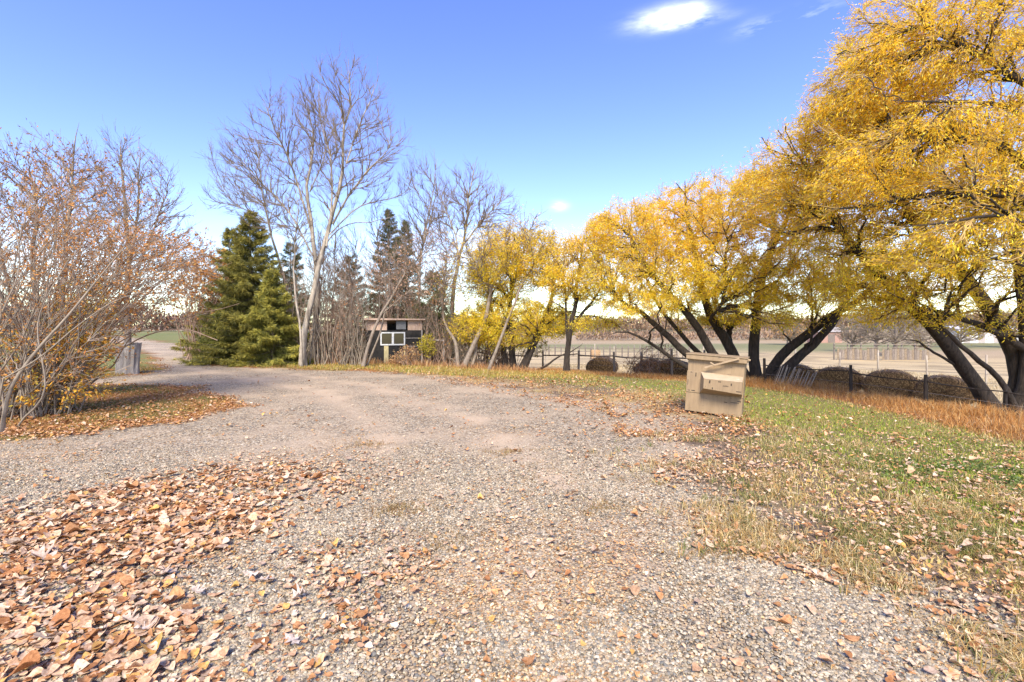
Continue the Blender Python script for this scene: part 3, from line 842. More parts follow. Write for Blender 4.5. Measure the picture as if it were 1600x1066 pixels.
# maple-like trees by the shed with tan keys
def tan_cols(P, ids, k): return mixcol(k, [(.46, .29, .19), (.36, .21, .12), (.56, .40, .28), (.50, .24, .08)], [3, 2, 2, 1])
tree('leaning_maple', 'leaning maple with tan hanging seed clusters in front of the black shed', 'tree',
     [([(566, 577, 19.6), (576, 540, 19.6), (590, 505, 19.6), (615, 462, 19.6), (650, 405, 19.7), (690, 368, 19.8)], 0.072, .012, .4),
      ([(571, 577, 19.8), (586, 540, 19.8), (600, 500, 20), (612, 440, 20.2), (615, 390, 20.4)], 0.047, .01, .4),
      ([at(600, 488, 19.6), at(640, 455, 19.8), at(675, 440, 20), at(705, 450, 20.2)], 0.024, .01, 0)],
     [(670, 400, 19.9, 1.4, 1.3, 1.2, 1.2), (630, 440, 19.9, 1.6, 1.3, 1.0, 1), (600, 420, 20.4, 1.0, 1.2, 1.2, .7), (690, 450, 20.2, .9, 1.1, .9, .6)],
     PL(60, 350, 1700, 2600, .8), M['bark_grey'], M['twig_grey'],
     dict(n=3800, len=.085, wid=.03, jit=.09, levels=2, col=tan_cols, hang=1.2, mat=M['litter']), up=.1, droop=.1)

# ---------------------------------------------------------------- spruces
def spruce(name, label, px, d, top_py, rad, seed, dens=1.0, tint=(1, 1, 1), base_skirt=.15, group='dark green spruces', bare=.0):
    R = np.random.default_rng(seed)
    p = at(px, HZ, d); x0, y0 = p[0], p[1]; zb = G0(x0, y0)
    H = at(px, top_py, d)[2] - zb
    root = empty(name, (x0, y0, zb), label, 'tree', group)
    tb = Tubes()
    t = np.linspace(0, 1, 10)
    pts = np.stack([x0 + .05 * np.sin(t * 5), y0 + 0 * t, zb - .1 + t * (H + .1)], 1)
    tb.add(pts, .13 * (1 - t) * H / 7 + .01, 8)
    link_mesh('trunk', tb.mesh('trunk', rough=.1), M['bark_grey'], root)
    bt = Tubes(); QP, QD, QS, QC = [], [], [], []
    nb = int(185 * dens * H / 7)
    for i in range(nb):
        h = (i + R.random()) / nb
        h = base_skirt * .3 + (1 - base_skirt * .3) * h ** 1.25
        h = min(h, .985)
        L = rad * (1 - h) ** .85 * (.6 + .65 * R.random()) + .10
        az = R.random() * 2 * np.pi
        d0 = np.array([math.cos(az), math.sin(az), 0]); up = np.array([0, 0, 1])
        m = 7; s = np.linspace(0, 1, m)
        dr = .42 * (1 - h) + .02 - .35 * sstep(.75, 1, h)
        P = np.array([x0, y0, zb + h * H]) + d0 * (s * L)[:, None] + up * ((-dr * s + .30 * s ** 2.2) * L)[:, None]
        bt.add(P, .018 * (1 - s) * (1 - h) + .004, 3)
        n = int(85 * dens * (L / 1.2) + 12)
        u = R.random(n) ** .7 * (m - 1.001); j = u.astype(int); f = (u - j)[:, None]
        q = P[j] * (1 - f) + P[j + 1] * f
        tang = P[j + 1] - P[j]; tang /= np.linalg.norm(tang, axis=1, keepdims=True)
        sd = np.cross(tang, up) * R.choice([-1, 1], n)[:, None]
        frac = (u / (m - 1))[:, None]
        sl = .30 * L * (1 - frac * .8) * R.random((n, 1))
        q2 = q + (sd * .8 + tang * .45) * sl + np.array([0, 0, -.25]) * sl + R.normal(size=(n, 3)) * .02
        dd = sd * .5 + tang * .7 + np.array([0, 0, -.35]) + R.normal(size=(n, 3)) * .16
        QP.append(q2); QD.append(dd)
        c = np.array([.13, .145, .058]) * np.array(tint)
        cc = c * (.7 + .5 * R.random()) * (.8 + .5 * R.random((n, 1)))
        tipg = (frac[:, 0] > .6) & (R.random(n) < .6)
        cc[tipg] = cc[tipg] * np.array([1.8, 1.6, 1.2])
        QC.append(cc)
    link_mesh('branches', bt.mesh('branches'), M['bark_grey'], root)
    P = np.concatenate(QP); D = np.concatenate(QD); Cc = np.concatenate(QC)
    # each sprig: three narrow blades
    P3 = np.repeat(P, 3, 0) + rng.normal(size=(len(P) * 3, 3)) * .02; D3 = np.repeat(D, 3, 0); C3 = np.repeat(Cc, 3, 0)
    link_mesh('crown', leaf_mesh('crown', P3, D3, .17, .022, C3, .15, .1), M['needle'], root)
    return root

spruce('spruce', 'wide green spruce nearest the drive with the lowest sweeping boughs', 392, 21.8, 332, 2.25, 1, 1.5, (1.3, 1.15, .75))
spruce('spruce', 'green spruce at the left end of the evergreens, beside the brown shrubs', 360, 25.5, 358, 2.1, 2, 1.3, (1.5, 1.3, .8))
spruce('spruce', 'low bushy young spruce spreading over the edge of the drive', 425, 20.6, 425, 1.45, 3, 1.6, (1.55, 1.4, .8))
spruce('spruce', 'low green spruce in front of the left evergreen by the bend', 366, 22.2, 450, 1.45, 9, 1.5, (1.3, 1.3, .9))
spruce('spruce', 'tall dark pointed spruce behind the black shed', 608, 28, 328, 1.9, 4, 1.0, (.75, .75, .8))
spruce('spruce', 'dark spruce just right of the tall pointed one, behind the black shed', 634, 29, 345, 1.8, 5, 1.0, (.75, .75, .8))
spruce('spruce', 'lower dark spruce right of the black shed', 678, 24, 425, 1.7, 6, 1.1, (.8, .85, .8))
spruce('spruce', 'dark spruce between the tall poplars and the black shed', 548, 28, 400, 2.2, 7, .9, (.75, .75, .8))
spruce('spruce', 'dark spruce half hidden behind the tallest poplar trunk', 455, 27, 380, 2.1, 8, .9, (.8, .8, .8))

# ---------------------------------------------------------------- shrubs
def brush(name, label, cat, base, ells, nst, levels, stem_m, twig_m, spread=.5, r=.022, leaves=None, group=None, extra=(), up=.15, droop=0.):
    """base (x,y); ells world (cx,cy,cz,rx,ry,rz,w)"""
    bx, by = base; bz = G0(bx, by)
    T = ell_points(ells, nst, .1)
    limbs = []; tb = Tubes()
    for i in range(nst):
        a = rng.random() * 6.283; q = spread * math.sqrt(rng.random())
        p0 = np.array([bx + q * math.cos(a), by + q * math.sin(a), 0]); p0[2] = G0(p0[0], p0[1]) - .05
        D = T[i] - p0
        mid = p0 + D * .45 + np.array([0, 0, .18 * np.linalg.norm(D)]) * (.4 + rng.random()) + rng.normal(size=3) * .06 * np.linalg.norm(D)
        Q = catmull([p0, mid, T[i]], 10)
        Q[1:] += np.cumsum(rng.normal(size=(9, 3)) * .012 * np.linalg.norm(D), axis=0)
        rr = r * (.5 + rng.random())
        limbs.append((Q, rr, .006, .2)); t = np.linspace(0, 1, 10)
        tb.add(Q, rr * (1 - t) + .005 * t, 5)
    for pl, r0, r1 in extra:
        Q = catmull(np.array([at(*p) for p in pl]), 16); Q[0, 2] = min(Q[0, 2], G0(Q[0, 0], Q[0, 1]) - .03)
        limbs.append((Q, r0, r1, .3)); t = np.linspace(0, 1, 16); tb.add(Q, r0 * (1 - t) + r1 * t, 7)
    out = colonize(limbs, levels, ells, up, .05, bz + .05, droop)
    root = empty(name, (bx, by, bz), label, cat, group)
    link_mesh('stems', tb.mesh('stems'), stem_m, root)
    b1 = Tubes()
    for L, (P, R) in zip(levels, out): b1.add(P, R, 3)
    link_mesh('twigs', b1.mesh('twigs'), twig_m, root)
    if leaves:
        P, D, ids = leaves_on(out[-2:], leaves['n'], leaves.get('jit', .03), .5)
        if 'keep' in leaves:
            kp = leaves['keep'](P); P, D, ids = P[kp], D[kp], ids[kp]
        link_mesh('crown', leaf_mesh('crown', P, D, leaves['len'], leaves['wid'], leaves['col'](P, ids, len(P)), .6, .4), M['litter'], root)
    return root

def W(px, py, d, rx, ry, rz, w): return (*at(px, py, d), rx, ry, rz, w)
def rust_cols(P, ids, k): return mixcol(k, [(.54, .25, .06), (.44, .19, .05), (.60, .36, .11), (.36, .19, .07)], [4, 3, 2, 2])
def gold_cols(P, ids, k): return mixcol(k, [(.72, .40, .05), (.60, .29, .04), (.50, .42, .07), (.74, .52, .14)], [3, 2, 2, 1])
SL = lambda n1, n2, n3: lv((n1, .013, .005, 1.5, 7, 3, .03, .35, .05), (int(n2 * .8), .007, .0035, .85, 5, 3, .035, .45, .1), (int(n3 * .8), .0045, .0025, .42, 4, 3, .035, .5, .1))
b = at(35, HZ, 8.3)
brush('lilac_shrub', 'near tangled mauve-brown shrub at the left edge with a pale slanting stem', 'shrub', (b[0] - .5, b[1] + .4),
      [W(20, 430, 8.6, 1.7, 1.6, 1.3, 1.3), W(110, 420, 9.2, 1.5, 1.5, 1.3, 1.2), W(20, 330, 9, 1.4, 1.5, 1.1, .7), W(60, 560, 8.6, 1.3, 1.3, .6, .7), W(190, 430, 9.6, 1.2, 1.3, .9, .8)],
      95, SL(400, 1500, 2700), M['twig_grey'], M['twig_mauve'], .8, .015,
      dict(n=8500, len=.055, wid=.024, col=rust_cols), 'tangled shrubs at left of the drive',
      extra=[([(2, 672, 7.3), (18, 605, 7.3), (60, 545, 7.4), (105, 495, 7.5), (150, 440, 7.7), (195, 385, 7.9)], .030, .008),
             ([(-10, 600, 7.2), (60, 560, 7.2), (120, 510, 7.3), (180, 470, 7.5), (230, 455, 7.8)], .013, .006),
             ([(8, 650, 7.5), (-5, 520, 7.5), (30, 420, 7.6), (20, 330, 7.8)], .016, .006),
             ([(25, 665, 7.7), (70, 610, 7.7), (60, 500, 7.8), (110, 400, 8)], .016, .006)])
b = at(92, HZ, 11.5)
brush('lilac_shrub', 'rust-leaved shrub arching right toward the grey stump', 'shrub', (b[0], b[1]),
      [W(150, 430, 11.5, 1.7, 1.6, 1.5, 1.3), W(240, 430, 11.2, 1.3, 1.3, 1.0, 1.2), W(265, 390, 11.6, .95, 1.2, .5, .7), W(150, 330, 12, 1.5, 1.5, 1.0, .7), W(80, 540, 11, 1.0, 1.2, .8, .5)],
      100, SL(400, 1500, 2700), M['twig_brown'], M['twig_mauve'], .65, .017,
      dict(n=5500, len=.075, wid=.035, col=rust_cols), 'tangled shrubs at left of the drive',
      extra=[([(120, 600, 11.3), (180, 552, 11), (235, 522, 10.8), (290, 515, 10.5), (340, 532, 10.3)], .022, .008),
             ([(110, 600, 11.3), (170, 520, 11), (240, 450, 10.8), (300, 400, 10.8)], .03, .008)])
b = at(312, HZ, 24)
brush('rusty_shrub', 'orange-leaved shrub overhanging the far drive in front of the spruces', 'shrub', (b[0], b[1]),
      [W(318, 455, 24, 1.3, 1.2, 1.6, 1.3), W(290, 430, 24, 1.0, 1.2, 1.3, .8), W(330, 420, 23, .8, 1, 1.0, .6)],
      45, SL(200, 800, 1500), M['twig_brown'], M['twig_brown'], .7, .024, dict(n=5200, len=.10, wid=.05, col=rust_cols), 'tangled shrubs at left of the drive')
b = at(70, HZ, 9.2)
brush('golden_shrub', 'low shrub with golden orange leaves at the foot of the mauve shrubs', 'shrub', (b[0] + .3, b[1] - .4),
      [W(135, 500, 9.6, .55, .6, .8, 1), W(80, 610, 8.8, .9, .8, .35, .8), W(30, 560, 8.6, .8, .7, .5, .6), W(110, 560, 9.3, .7, .7, .5, .8)],
      36, SL(100, 400, 700), M['twig_grey'], M['twig_grey'], .6, .014, dict(n=4000, len=.07, wid=.032, col=gold_cols), 'tangled shrubs at left of the drive')

tree('bare_tree', 'bare tree with scattered orange leaves behind the mauve shrubs at the left edge', 'tree',
     [([(60, 600, 14), (62, 500, 14), (55, 400, 14), (60, 300, 14), (58, 220, 14)], .10, .01, .3),
      ([(40, 600, 14.3), (30, 480, 14.3), (15, 380, 14.3), (8, 280, 14.3)], .08, .01, .3),
      ([(75, 600, 13.8), (90, 480, 13.8), (105, 380, 13.8), (120, 280, 13.8), (135, 210, 13.8)], .08, .01, .3)],
     [(60, 290, 14, 1.5, 1.5, 1.5, 1.3), (0, 330, 14.2, 1.3, 1.5, 1.6, 1), (125, 300, 13.8, 1.1, 1.3, 1.4, 1), (60, 430, 14, 2.2, 1.5, 1.2, 1)],
     PL(90, 520, 2200, 3600, .7), M['bark_grey'], M['twig_brown'],
     dict(n=3800, len=.075, wid=.04, jit=.03, levels=2, col=lambda P, i, k: mixcol(k, [(.42, .22, .05), (.34, .15, .04), (.5, .32, .1)], [3, 2, 1]), hang=.8, mat=M['litter']), up=.3)
tree('bare_tree', 'bare grey tree right of the orange-flecked one, its pale trunk behind the stump', 'tree',
     [([(198, 580, 17.6), (200, 530, 17.6), (198, 450, 17.6), (190, 350, 17.6), (183, 270, 17.6), (178, 205, 17.6)], .12, .01, .35),
      ([at(198, 440, 17.6), at(215, 350, 17.3), at(222, 270, 17), at(225, 215, 17)], .05, .008, 0),
      ([at(198, 470, 17.6), at(235, 370, 18), at(262, 300, 18.2), at(272, 265, 18.3)], .05, .008, 0)],
     [(185, 280, 17.5, 1.4, 1.5, 1.7, 1.2), (225, 300, 17.4, 1.2, 1.4, 1.5, 1), (250, 360, 17.8, 1.2, 1.4, 1.2, .8), (180, 380, 17.5, 1.6, 1.4, 1.0, .6)],
     PL(80, 450, 2000, 3200, .7), M['bark_grey'], M['twig_grey'],
     dict(n=900, len=.075, wid=.04, jit=.03, levels=2, col=rust_cols, hang=.8, mat=M['litter']), up=.3)

# thicket of brushwood round the shed
GL = 'grey brushwood thickets around the shed'
thk = [(448, 22.2, 420, 1.1, 'grey leafless thicket behind the right side of the spruces', .45), (500, 21.2, 395, 1.1, 'brown thicket at the foot of the tallest poplar', .35),
       (532, 21.4, 400, 1.0, 'dense brown brushwood midway between the tallest poplar and the shed', .35), (552, 20.6, 440, .8, 'brushwood crowding the left wall of the shed', .3),
       (590, 24.5, 420, 1.5, 'tall brushwood rising behind the left of the shed roof', .3), (640, 24, 410, 1.4, 'tall grey brushwood rising behind the right of the shed roof', .3),
       (690, 21, 470, .9, 'grey brushwood just right of the shed', .25), (655, 22.6, 470, .9, 'tangled grey twigs against the right side of the shed', .2),
       (520, 25, 400, 1.6, 'tall thin saplings behind the brown brushwood', .15), (725, 21, 500, .9, 'low grey twigs under the leaning trees', .3),
       (770, 21.5, 510, 1.0, 'low twigs at the foot of the olive yellow willow', .3)]
for i, (px, d, top, rr, lab, lf_) in enumerate(thk):
    p = at(px, HZ, d); zt = at(px, top, d)[2]; z0 = G0(p[0], p[1]); h = (zt - z0) * 1.12
    brush('brushwood', lab, 'shrub', (p[0], p[1]), [(p[0], p[1], z0 + h * .62, rr, .9, h * .38, 1.2), (p[0], p[1], z0 + h * .3, rr * 1.0, .8, h * .28, .6)],
          60, SL(200, 700, 1100), M['twig_grey'] if i % 2 else M['twig_brown'], M['twig_brown'] if i % 3 else M['twig_grey'], rr * .8, .02,
          dict(n=int(1500 * lf_), len=.08, wid=.035, col=tan_cols), GL, up=.35)
p = at(668, HZ, 20.3)
brush('olive_shrub', 'low olive yellow bush at the right corner of the shed', 'shrub', (p[0], p[1]), [W(668, 540, 20.3, .32, .35, .45, 1)], 14, SL(40, 160, 300), M['twig_brown'], M['twig_brown'], .2, .01,
      dict(n=1500, len=.08, wid=.03, col=lambda P, i, k: mixcol(k, [(.36, .34, .04), (.46, .38, .04)], [1, 1])))
p = at(642, HZ, 20.2)
brush('dry_shrub', 'dead tan shrub against the lower front of the shed', 'shrub', (p[0], p[1]), [W(640, 552, 20.2, .45, .35, .35, 1), W(626, 560, 20.2, .4, .3, .25, .6)], 26, SL(80, 260, 420), M['twig_brown'], M['twig_brown'], .4, .01,
      dict(n=1100, len=.07, wid=.025, col=lambda P, i, k: mixcol(k, [(.50, .30, .13), (.42, .24, .11), (.55, .42, .20)], [2, 1, 1])))
p = at(780, HZ, 22.5)
brush('olive_shrub', 'broad olive yellow bush filling the space under the willow by the shed', 'shrub', (p[0], p[1]), [W(770, 525, 22.5, 1.5, .8, .9, 1), W(720, 530, 22.5, 1.0, .8, .8, .7), W(830, 540, 22, .8, .7, .6, .5)], 40, SL(130, 600, 1100), M['twig_brown'], M['twig_brown'], 1.3, .012,
      dict(n=3800, len=.085, wid=.03, col=lambda P, i, k: mixcol(k, [(.36, .32, .03), (.46, .38, .04), (.56, .42, .04)], [2, 2, 1])))
p = at(1000, HZ, 19)
brush('bramble', 'low brown brambles beside the hay bales left of the tan bin', 'shrub', (p[0] + .2, p[1]), [W(1010, 570, 19, 1.0, .7, .4, 1), W(1030, 550, 19.5, .8, .5, .4, .5)], 40, SL(120, 400, 500), M['twig_brown'], M['twig_brown'], .9, .014,
      dict(n=1000, len=.07, wid=.03, col=lambda P, i, k: mixcol(k, [(.25, .12, .06), (.34, .17, .07)], [1, 1])))

# far trees behind the pasture
def far_tree(px, d, top, rr, lab, leafcol=None, n=900, dens=1.0, name='bare_tree'):
    p = at(px, HZ, d); z0 = G0(p[0], p[1]); zt = at(px, top, d)[2]; h = zt - z0
    root = empty(name, (p[0], p[1], z0), lab, 'tree', 'bare trees across the pasture')
    Q = catmull([(p[0], p[1], z0 - .2), (p[0] + .03 * h, p[1], z0 + h * .5), (p[0], p[1], z0 + h * .9)], 12)
    tb = Tubes(); t = np.linspace(0, 1, 12); tb.add(Q, .03 * h * (1 - t) + .03, 7)
    link_mesh('trunk', tb.mesh('trunk'), M['bark_grey'], root)
    ells = [(p[0], p[1], z0 + h * .62, rr, rr, h * .4, 1), (p[0] + rr * .4, p[1], z0 + h * .45, rr * .8, rr, h * .25, .5)]
    L = lv((40, .1, .04, h * .4, 6, 4, .03), (int(260 * dens), .05, .025, h * .22, 5, 3, .04), (int(900 * dens), .03, .018, h * .13, 4, 3, .05))
    out = colonize([(Q, .03 * h, .03, .2)], L, ells, .3, .2)
    b1 = Tubes()
    for l, (P, R) in zip(L, out): b1.add(P, R, 3)
    link_mesh('branches', b1.mesh('branches'), M['twig_grey'], root)
    if leafcol:
        P, D, ids = leaves_on(out[-2:], n, .1)
        link_mesh('crown', leaf_mesh('crown', P, D, .35, .2, mixcol(len(P), leafcol, [1] * len(leafcol))), M['litter'], root)
far_tree(1398, 66, 455, 4.2, 'large bare tree directly behind the corral boards')
far_tree(1368, 72, 470, 3.2, 'bare tree behind the left end of the corral')
far_tree(1430, 70, 480, 3.0, 'low bare tree right of the large one behind the corral')
far_tree(1330, 80, 488, 3.0, 'small bare tree beside the far red-roofed barn')
far_tree(1500, 95, 490, 4.0, 'bare tree behind the long white far shed')
far_tree(1570, 95, 480, 4.0, 'rust-coloured tree at the far right of the pasture', [(.4, .22, .07), (.5, .3, .1)])
far_tree(1230, 110, 492, 4.5, 'rust-coloured tree line tree seen between the two left willows', [(.42, .24, .08), (.5, .3, .1)])

# far wood along the horizon: clumps of twiggy crowns, one mass
def far_wood(name, label, rows, cols, cat='trees'):
    P = []; Cc = []; S = []
    for (px0, px1, d, hh, dens) in rows:
        n = int(dens)
        px = px0 + (px1 - px0) * rng.random(n); dd = d * (1 + .12 * (rng.random(n) - .5))
        x = (px - 800) / F * dd; z0 = G(x, dd)
        hgt = hh * (.45 + .9 * vnoise(x, dd * 0, .16, 33, 3))
        z = z0 + hgt * rng.random(n) ** .8
        P.append(np.stack([x, dd, z], 1)); S.append(np.full(n, d / 100.))
    P = np.concatenate(P); S = np.concatenate(S); n = len(P)
    c = mixcol(n, cols, [1] * len(cols), .2)
    D = rng.normal(size=(n, 3)) * .5 + np.array([0, 0, 1.])
    o = link_mesh(name, leaf_mesh(name, P, D, .8 * S, .28 * S, c, 0), M['litter'])
    tag(o, label, cat, kind='stuff')
far_wood('far_wood', 'brown and rust woodland along the horizon beyond the pasture', [(620, 1700, 260, 7, 22000), (900, 1350, 150, 2.2, 4000)], [(.24, .17, .12), (.32, .22, .14), (.20, .16, .13), (.36, .26, .16)])
far_wood('hedgerow', 'mauve brown scrub beyond the green field at far left', [(-350, 470, 85, 4.2, 17000)], [(.17, .12, .11), (.24, .15, .12), (.28, .15, .08), (.13, .12, .08)])

# ------------------------------------------------------------------ boxes and prisms
class Bx:
    def __init__(s): s.V, s.F = [], []
    def box(s, cx, cy, cz, sx, sy, sz, rot=None, jit=0.0):
        o = len(s.V)
        for i in (-1, 1):
            for j in (-1, 1):
                for k in (-1, 1):
                    v = Vector((i * sx / 2, j * sy / 2, k * sz / 2))
                    if jit: v += Vector([random.uniform(-jit, jit) for _ in range(3)])
                    if rot is not None: v = rot @ v
                    s.V.append((v.x + cx, v.y + cy, v.z + cz))
        for f in ((0, 1, 3, 2), (4, 6, 7, 5), (0, 4, 5, 1), (2, 3, 7, 6), (0, 2, 6, 4), (1, 5, 7, 3)):
            s.F.append([o + q for q in f])
    def beam(s, a, b, w, h):
        a = Vector(a); b = Vector(b); d = b - a
        q = d.to_track_quat('X', 'Z').to_matrix()
        c = (a + b) / 2
        s.box(c.x, c.y, c.z, d.length, w, h, q)
    def poly(s, V, F):
        o = len(s.V); s.V += [tuple(v) for v in V]; s.F += [[o + i for i in f] for f in F]
    def obj(s, name, mat, parent=None, local=True, bevel=0.0):
        me = bpy.data.meshes.new(name); me.from_pydata(s.V, [], s.F); me.update()
        o = link_mesh(name, me, mat, parent, local)
        if bevel:
            m = o.modifiers.new('bevel', 'BEVEL'); m.width = bevel; m.segments = 2; m.limit_method = 'ANGLE'
        return o

# ---- tan wooden bin
def wood_paint_mat():
    m = mat_new('tan_paint'); t = NT(m)
    tcn = t.n('ShaderNodeTexCoord')
    O = tcn.outputs['Object']
    n1 = t.n('ShaderNodeTexNoise', Vector=O, Scale=3.0, Detail=6, Roughness=.6)
    mpn = t.n('ShaderNodeMapping', Vector=O, Scale=(9, 9, 1.4))
    n2 = t.n('ShaderNodeTexNoise', Vector=mpn.outputs[0], Scale=2.2, Detail=6, Roughness=.7)
    mp3 = t.n('ShaderNodeMapping', Vector=O, Scale=(1.0, 1.0, 2.6))
    n3 = t.n('ShaderNodeTexNoise', Vector=mp3.outputs[0], Scale=9.0, Detail=3, Roughness=.55)
    col = t.ramp(n1.outputs['Fac'], [(.3, (.215, .15, .08)), (.7, (.285, .205, .112))])
    col = t.mix(.5, col, t.ramp(n2.outputs['Fac'], [(.35, (.18, .125, .068)), (.6, (.285, .205, .115))]))
    chip = t.ramp(n3.outputs['Fac'], [(.69, (0, 0, 0)), (.71, (1, 1, 1))])
    col = t.mix(chip, col, (.10, .07, .045, 1))
    bp = t.n('ShaderNodeBump', Strength=.25, Distance=.01, Height=n2.outputs['Fac'])
    b = t.n('ShaderNodeBsdfPrincipled', Base_Color=col, Roughness=.6, Normal=bp.outputs[0])
    t.out(b.outputs[0])
    return m
M['tan'] = wood_paint_mat()
M['tan_top'] = noise_mat('tan_top_lit', (.38, .29, .18), (.46, .36, .235), 10, .6, .2)  # paler tan: sunlight on the hopper top put into the colour
M['dark'] = noise_mat('dark_gap', (.02, .016, .012), (.05, .04, .03), 8, .9, .1)
M['bare_wood'] = noise_mat('bare_wood', (.26, .185, .105), (.36, .27, .165), 20, .8, .3, (.2, 1, 1))

pL = at(1070, HZ, 8.95); pR = at(1158, HZ, 8.5)
e = Vector((pR[0] - pL[0], pR[1] - pL[1], 0)); BW = e.length; ang = math.atan2(e.y, e.x)
cx, cy = (pL[0] + pR[0]) / 2, (pL[1] + pR[1]) / 2
zl, zr = 1.6 - (644.5 - HZ) / F * 8.95, 1.6 - (657 - HZ) / F * 8.5
BH = 1.10
bin_root = empty('storage_bin', (cx, cy, (zl + zr) / 2 - .005), 'tan painted wooden storage bin leaning on the edge of the gravel and lawn', 'bin', rz=ang)
bin_root.rotation_euler = (math.radians(-1.5), math.radians(3.6), ang)
# local frame: x along the front, -y faces the camera; depth goes +y
w2 = BW / 2; DP = .78
b = Bx()
def shell(z0, z1, x0, x1, y0, y1, t=.02):
    pass
# body: front, sides and back as thick boards, floor raised on skids
b.box(0, .012, .055 + (BH - .11) / 2, BW, .024, BH - .11)
b.box(-w2 + .012, DP / 2, .055 + (BH - .11) / 2, .024, DP - .05, BH - .11)
b.box(w2 - .012, DP / 2, .055 + (BH - .11) / 2, .024, DP - .05, BH - .11)
b.box(0, DP - .012, .055 + (BH - .11) / 2, BW, .024, BH - .11)
b.obj('body', M['tan'], bin_root, bevel=.004)
b = Bx()
for x in (-w2 + .1, w2 - .1): b.box(x, DP / 2, .022, .08, DP - .06, .062)
b.obj('skid', M['dark'], bin_root)
# lower front kick board, slightly proud
b = Bx(); b.box(0, -.010, .055 + .17, BW + .004, .018, .34); b.obj('kick_board', M['tan'], bin_root, bevel=.003)
# middle plate with hopper
b = Bx()
z0, z1 = .40, .79
b.box(0.0, -.016, (z0 + z1) / 2, BW + .012, .030, z1 - z0)
b.obj('front_plate', M['tan'], bin_root, bevel=.004)
b = Bx()
xa, xb = -w2 + .235, w2 - .012     # back outline of the hopper on the plate
xf0 = -w2 + .32
Vh = [(xa, -.031, z0 + .005), (xb, -.031, z0 + .02), (xb, -.031, z1 - .03), (xa, -.031, z1 - .01),
      (xf0, -.30, z0 + .12), (xb + .004, -.30, z0 + .085), (xb + .004, -.30, z1 - .095), (xf0, -.30, z1 - .10)]
b.poly(Vh, [(4, 5, 6, 7), (0, 4, 7, 3), (1, 2, 6, 5), (0, 1, 5, 4), (0, 3, 2, 1)])
b.obj('hopper', M['tan'], bin_root, bevel=.004)
b = Bx(); b.poly([(xa, -.0335, z1 - .007), (xb, -.0335, z1 - .027), (xb + .004, -.303, z1 - .092), (xf0, -.303, z1 - .097), (xa, -.0335, z1 + .001), (xb, -.0335, z1 - .019), (xb + .004, -.303, z1 - .084), (xf0, -.303, z1 - .089)],
                    [(4, 7, 6, 5), (0, 1, 2, 3), (3, 2, 6, 7), (0, 3, 7, 4), (1, 5, 6, 2), (0, 4, 5, 1)])
b.obj('hopper_top', M['tan_top'], bin_root)
# chips of bare dark wood and rust on the plate
b = Bx()
for (x, z, w, h) in ((-w2 + .15, z1 - .06, .016, .07), (-w2 + .07, z1 - .02, .03, .012), (-w2 + .12, z0 + .035, .06, .014), (-w2 + .05, z0 + .03, .02, .012), (-w2 + .02, z0 + .18, .008, .10)):
    b = Bx(); b.box(x, -.0315, z, w, .003, h, jit=.002); b.obj('bare_chip', M['dark'], bin_root)
for (x, z, w, h) in ((-w2 + .42, z1 - .14, .018, .05), (-w2 + .58, z1 - .125, .05, .014), (-w2 + .68, z1 - .19, .09, .010), (w2 - .18, z1 - .15, .02, .04), (w2 - .06, z0 + .13, .07, .012), (-w2 + .47, z0 + .14, .02, .035)):
    b = Bx(); b.box(x, -.3015, z, w, .003, h, jit=.003); b.obj('bare_chip', M['dark'], bin_root)
for (x, z, w, h) in ((w2 - .12, .30, .14, .008), (w2 - .05, .33, .06, .014), (-w2 + .68, .29, .05, .008)):
    b = Bx(); b.box(x, -.020, z, w, .003, h, jit=.002); b.obj('bare_chip', M['dark'], bin_root)
# lid
b = Bx()
b.box(0.0, DP / 2 - .035, BH - .045, BW + .07, DP + .10, .085)
lid = b.obj('lid', M['tan'], bin_root, bevel=.006)
b = Bx(); b.box(0.0, DP / 2 - .04, BH + .008, BW + .085, DP + .12, .018); b.obj('lid_top', M['tan'], bin_root, bevel=.003)
b = Bx(); b.beam((-w2 + .30, -.115, BH - .22), (w2 - .09, -.13, BH - .005), .03, .032); b.beam((-w2 + .39, -.135, BH - .115), (-w2 + .48, -.125, BH - .165), .028, .024)
b.obj('prop_stick', M['bare_wood'], bin_root, bevel=.004)
b = Bx(); b.beam((w2 + .03, -.03, BH - .015), (w2 + .085, -.03, BH - .02), .03, .03); b.obj('handle', M['bare_wood'], bin_root, bevel=.006)
b = Bx(); b.box(w2 - .09, -.17, z1 - .056, .05, .05, .004, Vector((1, 0, 0)).to_track_quat('X', 'Z').to_matrix()); b.obj('label_tag', noise_mat('white_tag', (.75, .75, .72), (.85, .85, .82), 5), bin_root)

# ---- shed
M['tarpaper'] = noise_mat('tarpaper', (.004, .004, .004), (.016, .015, .014), 6, .9, .3, c3=(.03, .027, .024))
M['board_tan'] = noise_mat('board_tan', (.34, .24, .18), (.48, .36, .28), 14, .85, .3, (1, 1, .3))
M['weathered'] = noise_mat('weathered', (.22, .20, .18), (.38, .355, .33), 18, .9, .4, (1, 1, .15))
M['white_frame'] = noise_mat('white_frame', (.40, .43, .44), (.60, .62, .62), 12, .5, .1)
M['straw_board'] = noise_mat('straw_board', (.36, .31, .15), (.48, .42, .24), 12, .85, .2)
M['felt'] = noise_mat('roof_felt', (.18, .12, .09), (.32, .23, .18), 9, .95, .4)
def glass_mat():
    m = mat_new('dim_glass'); t = NT(m)
    b = t.n('ShaderNodeBsdfPrincipled', Base_Color=(.035, .03, .02, 1), Roughness=.12)
    t.out(b.outputs[0]); return m
M['glass'] = glass_mat()
sx, sy = at(617, HZ, 21.2)[:2]
sz = G0(sx, sy)
sang = math.radians(14 + 4)
shed = empty('shed', (sx, sy, sz), 'small black tarpaper shed with a white two-pane window among the brushwood', 'shed', rz=sang)
SW, SD, SH = 2.42, 1.9, 2.02
b = Bx()
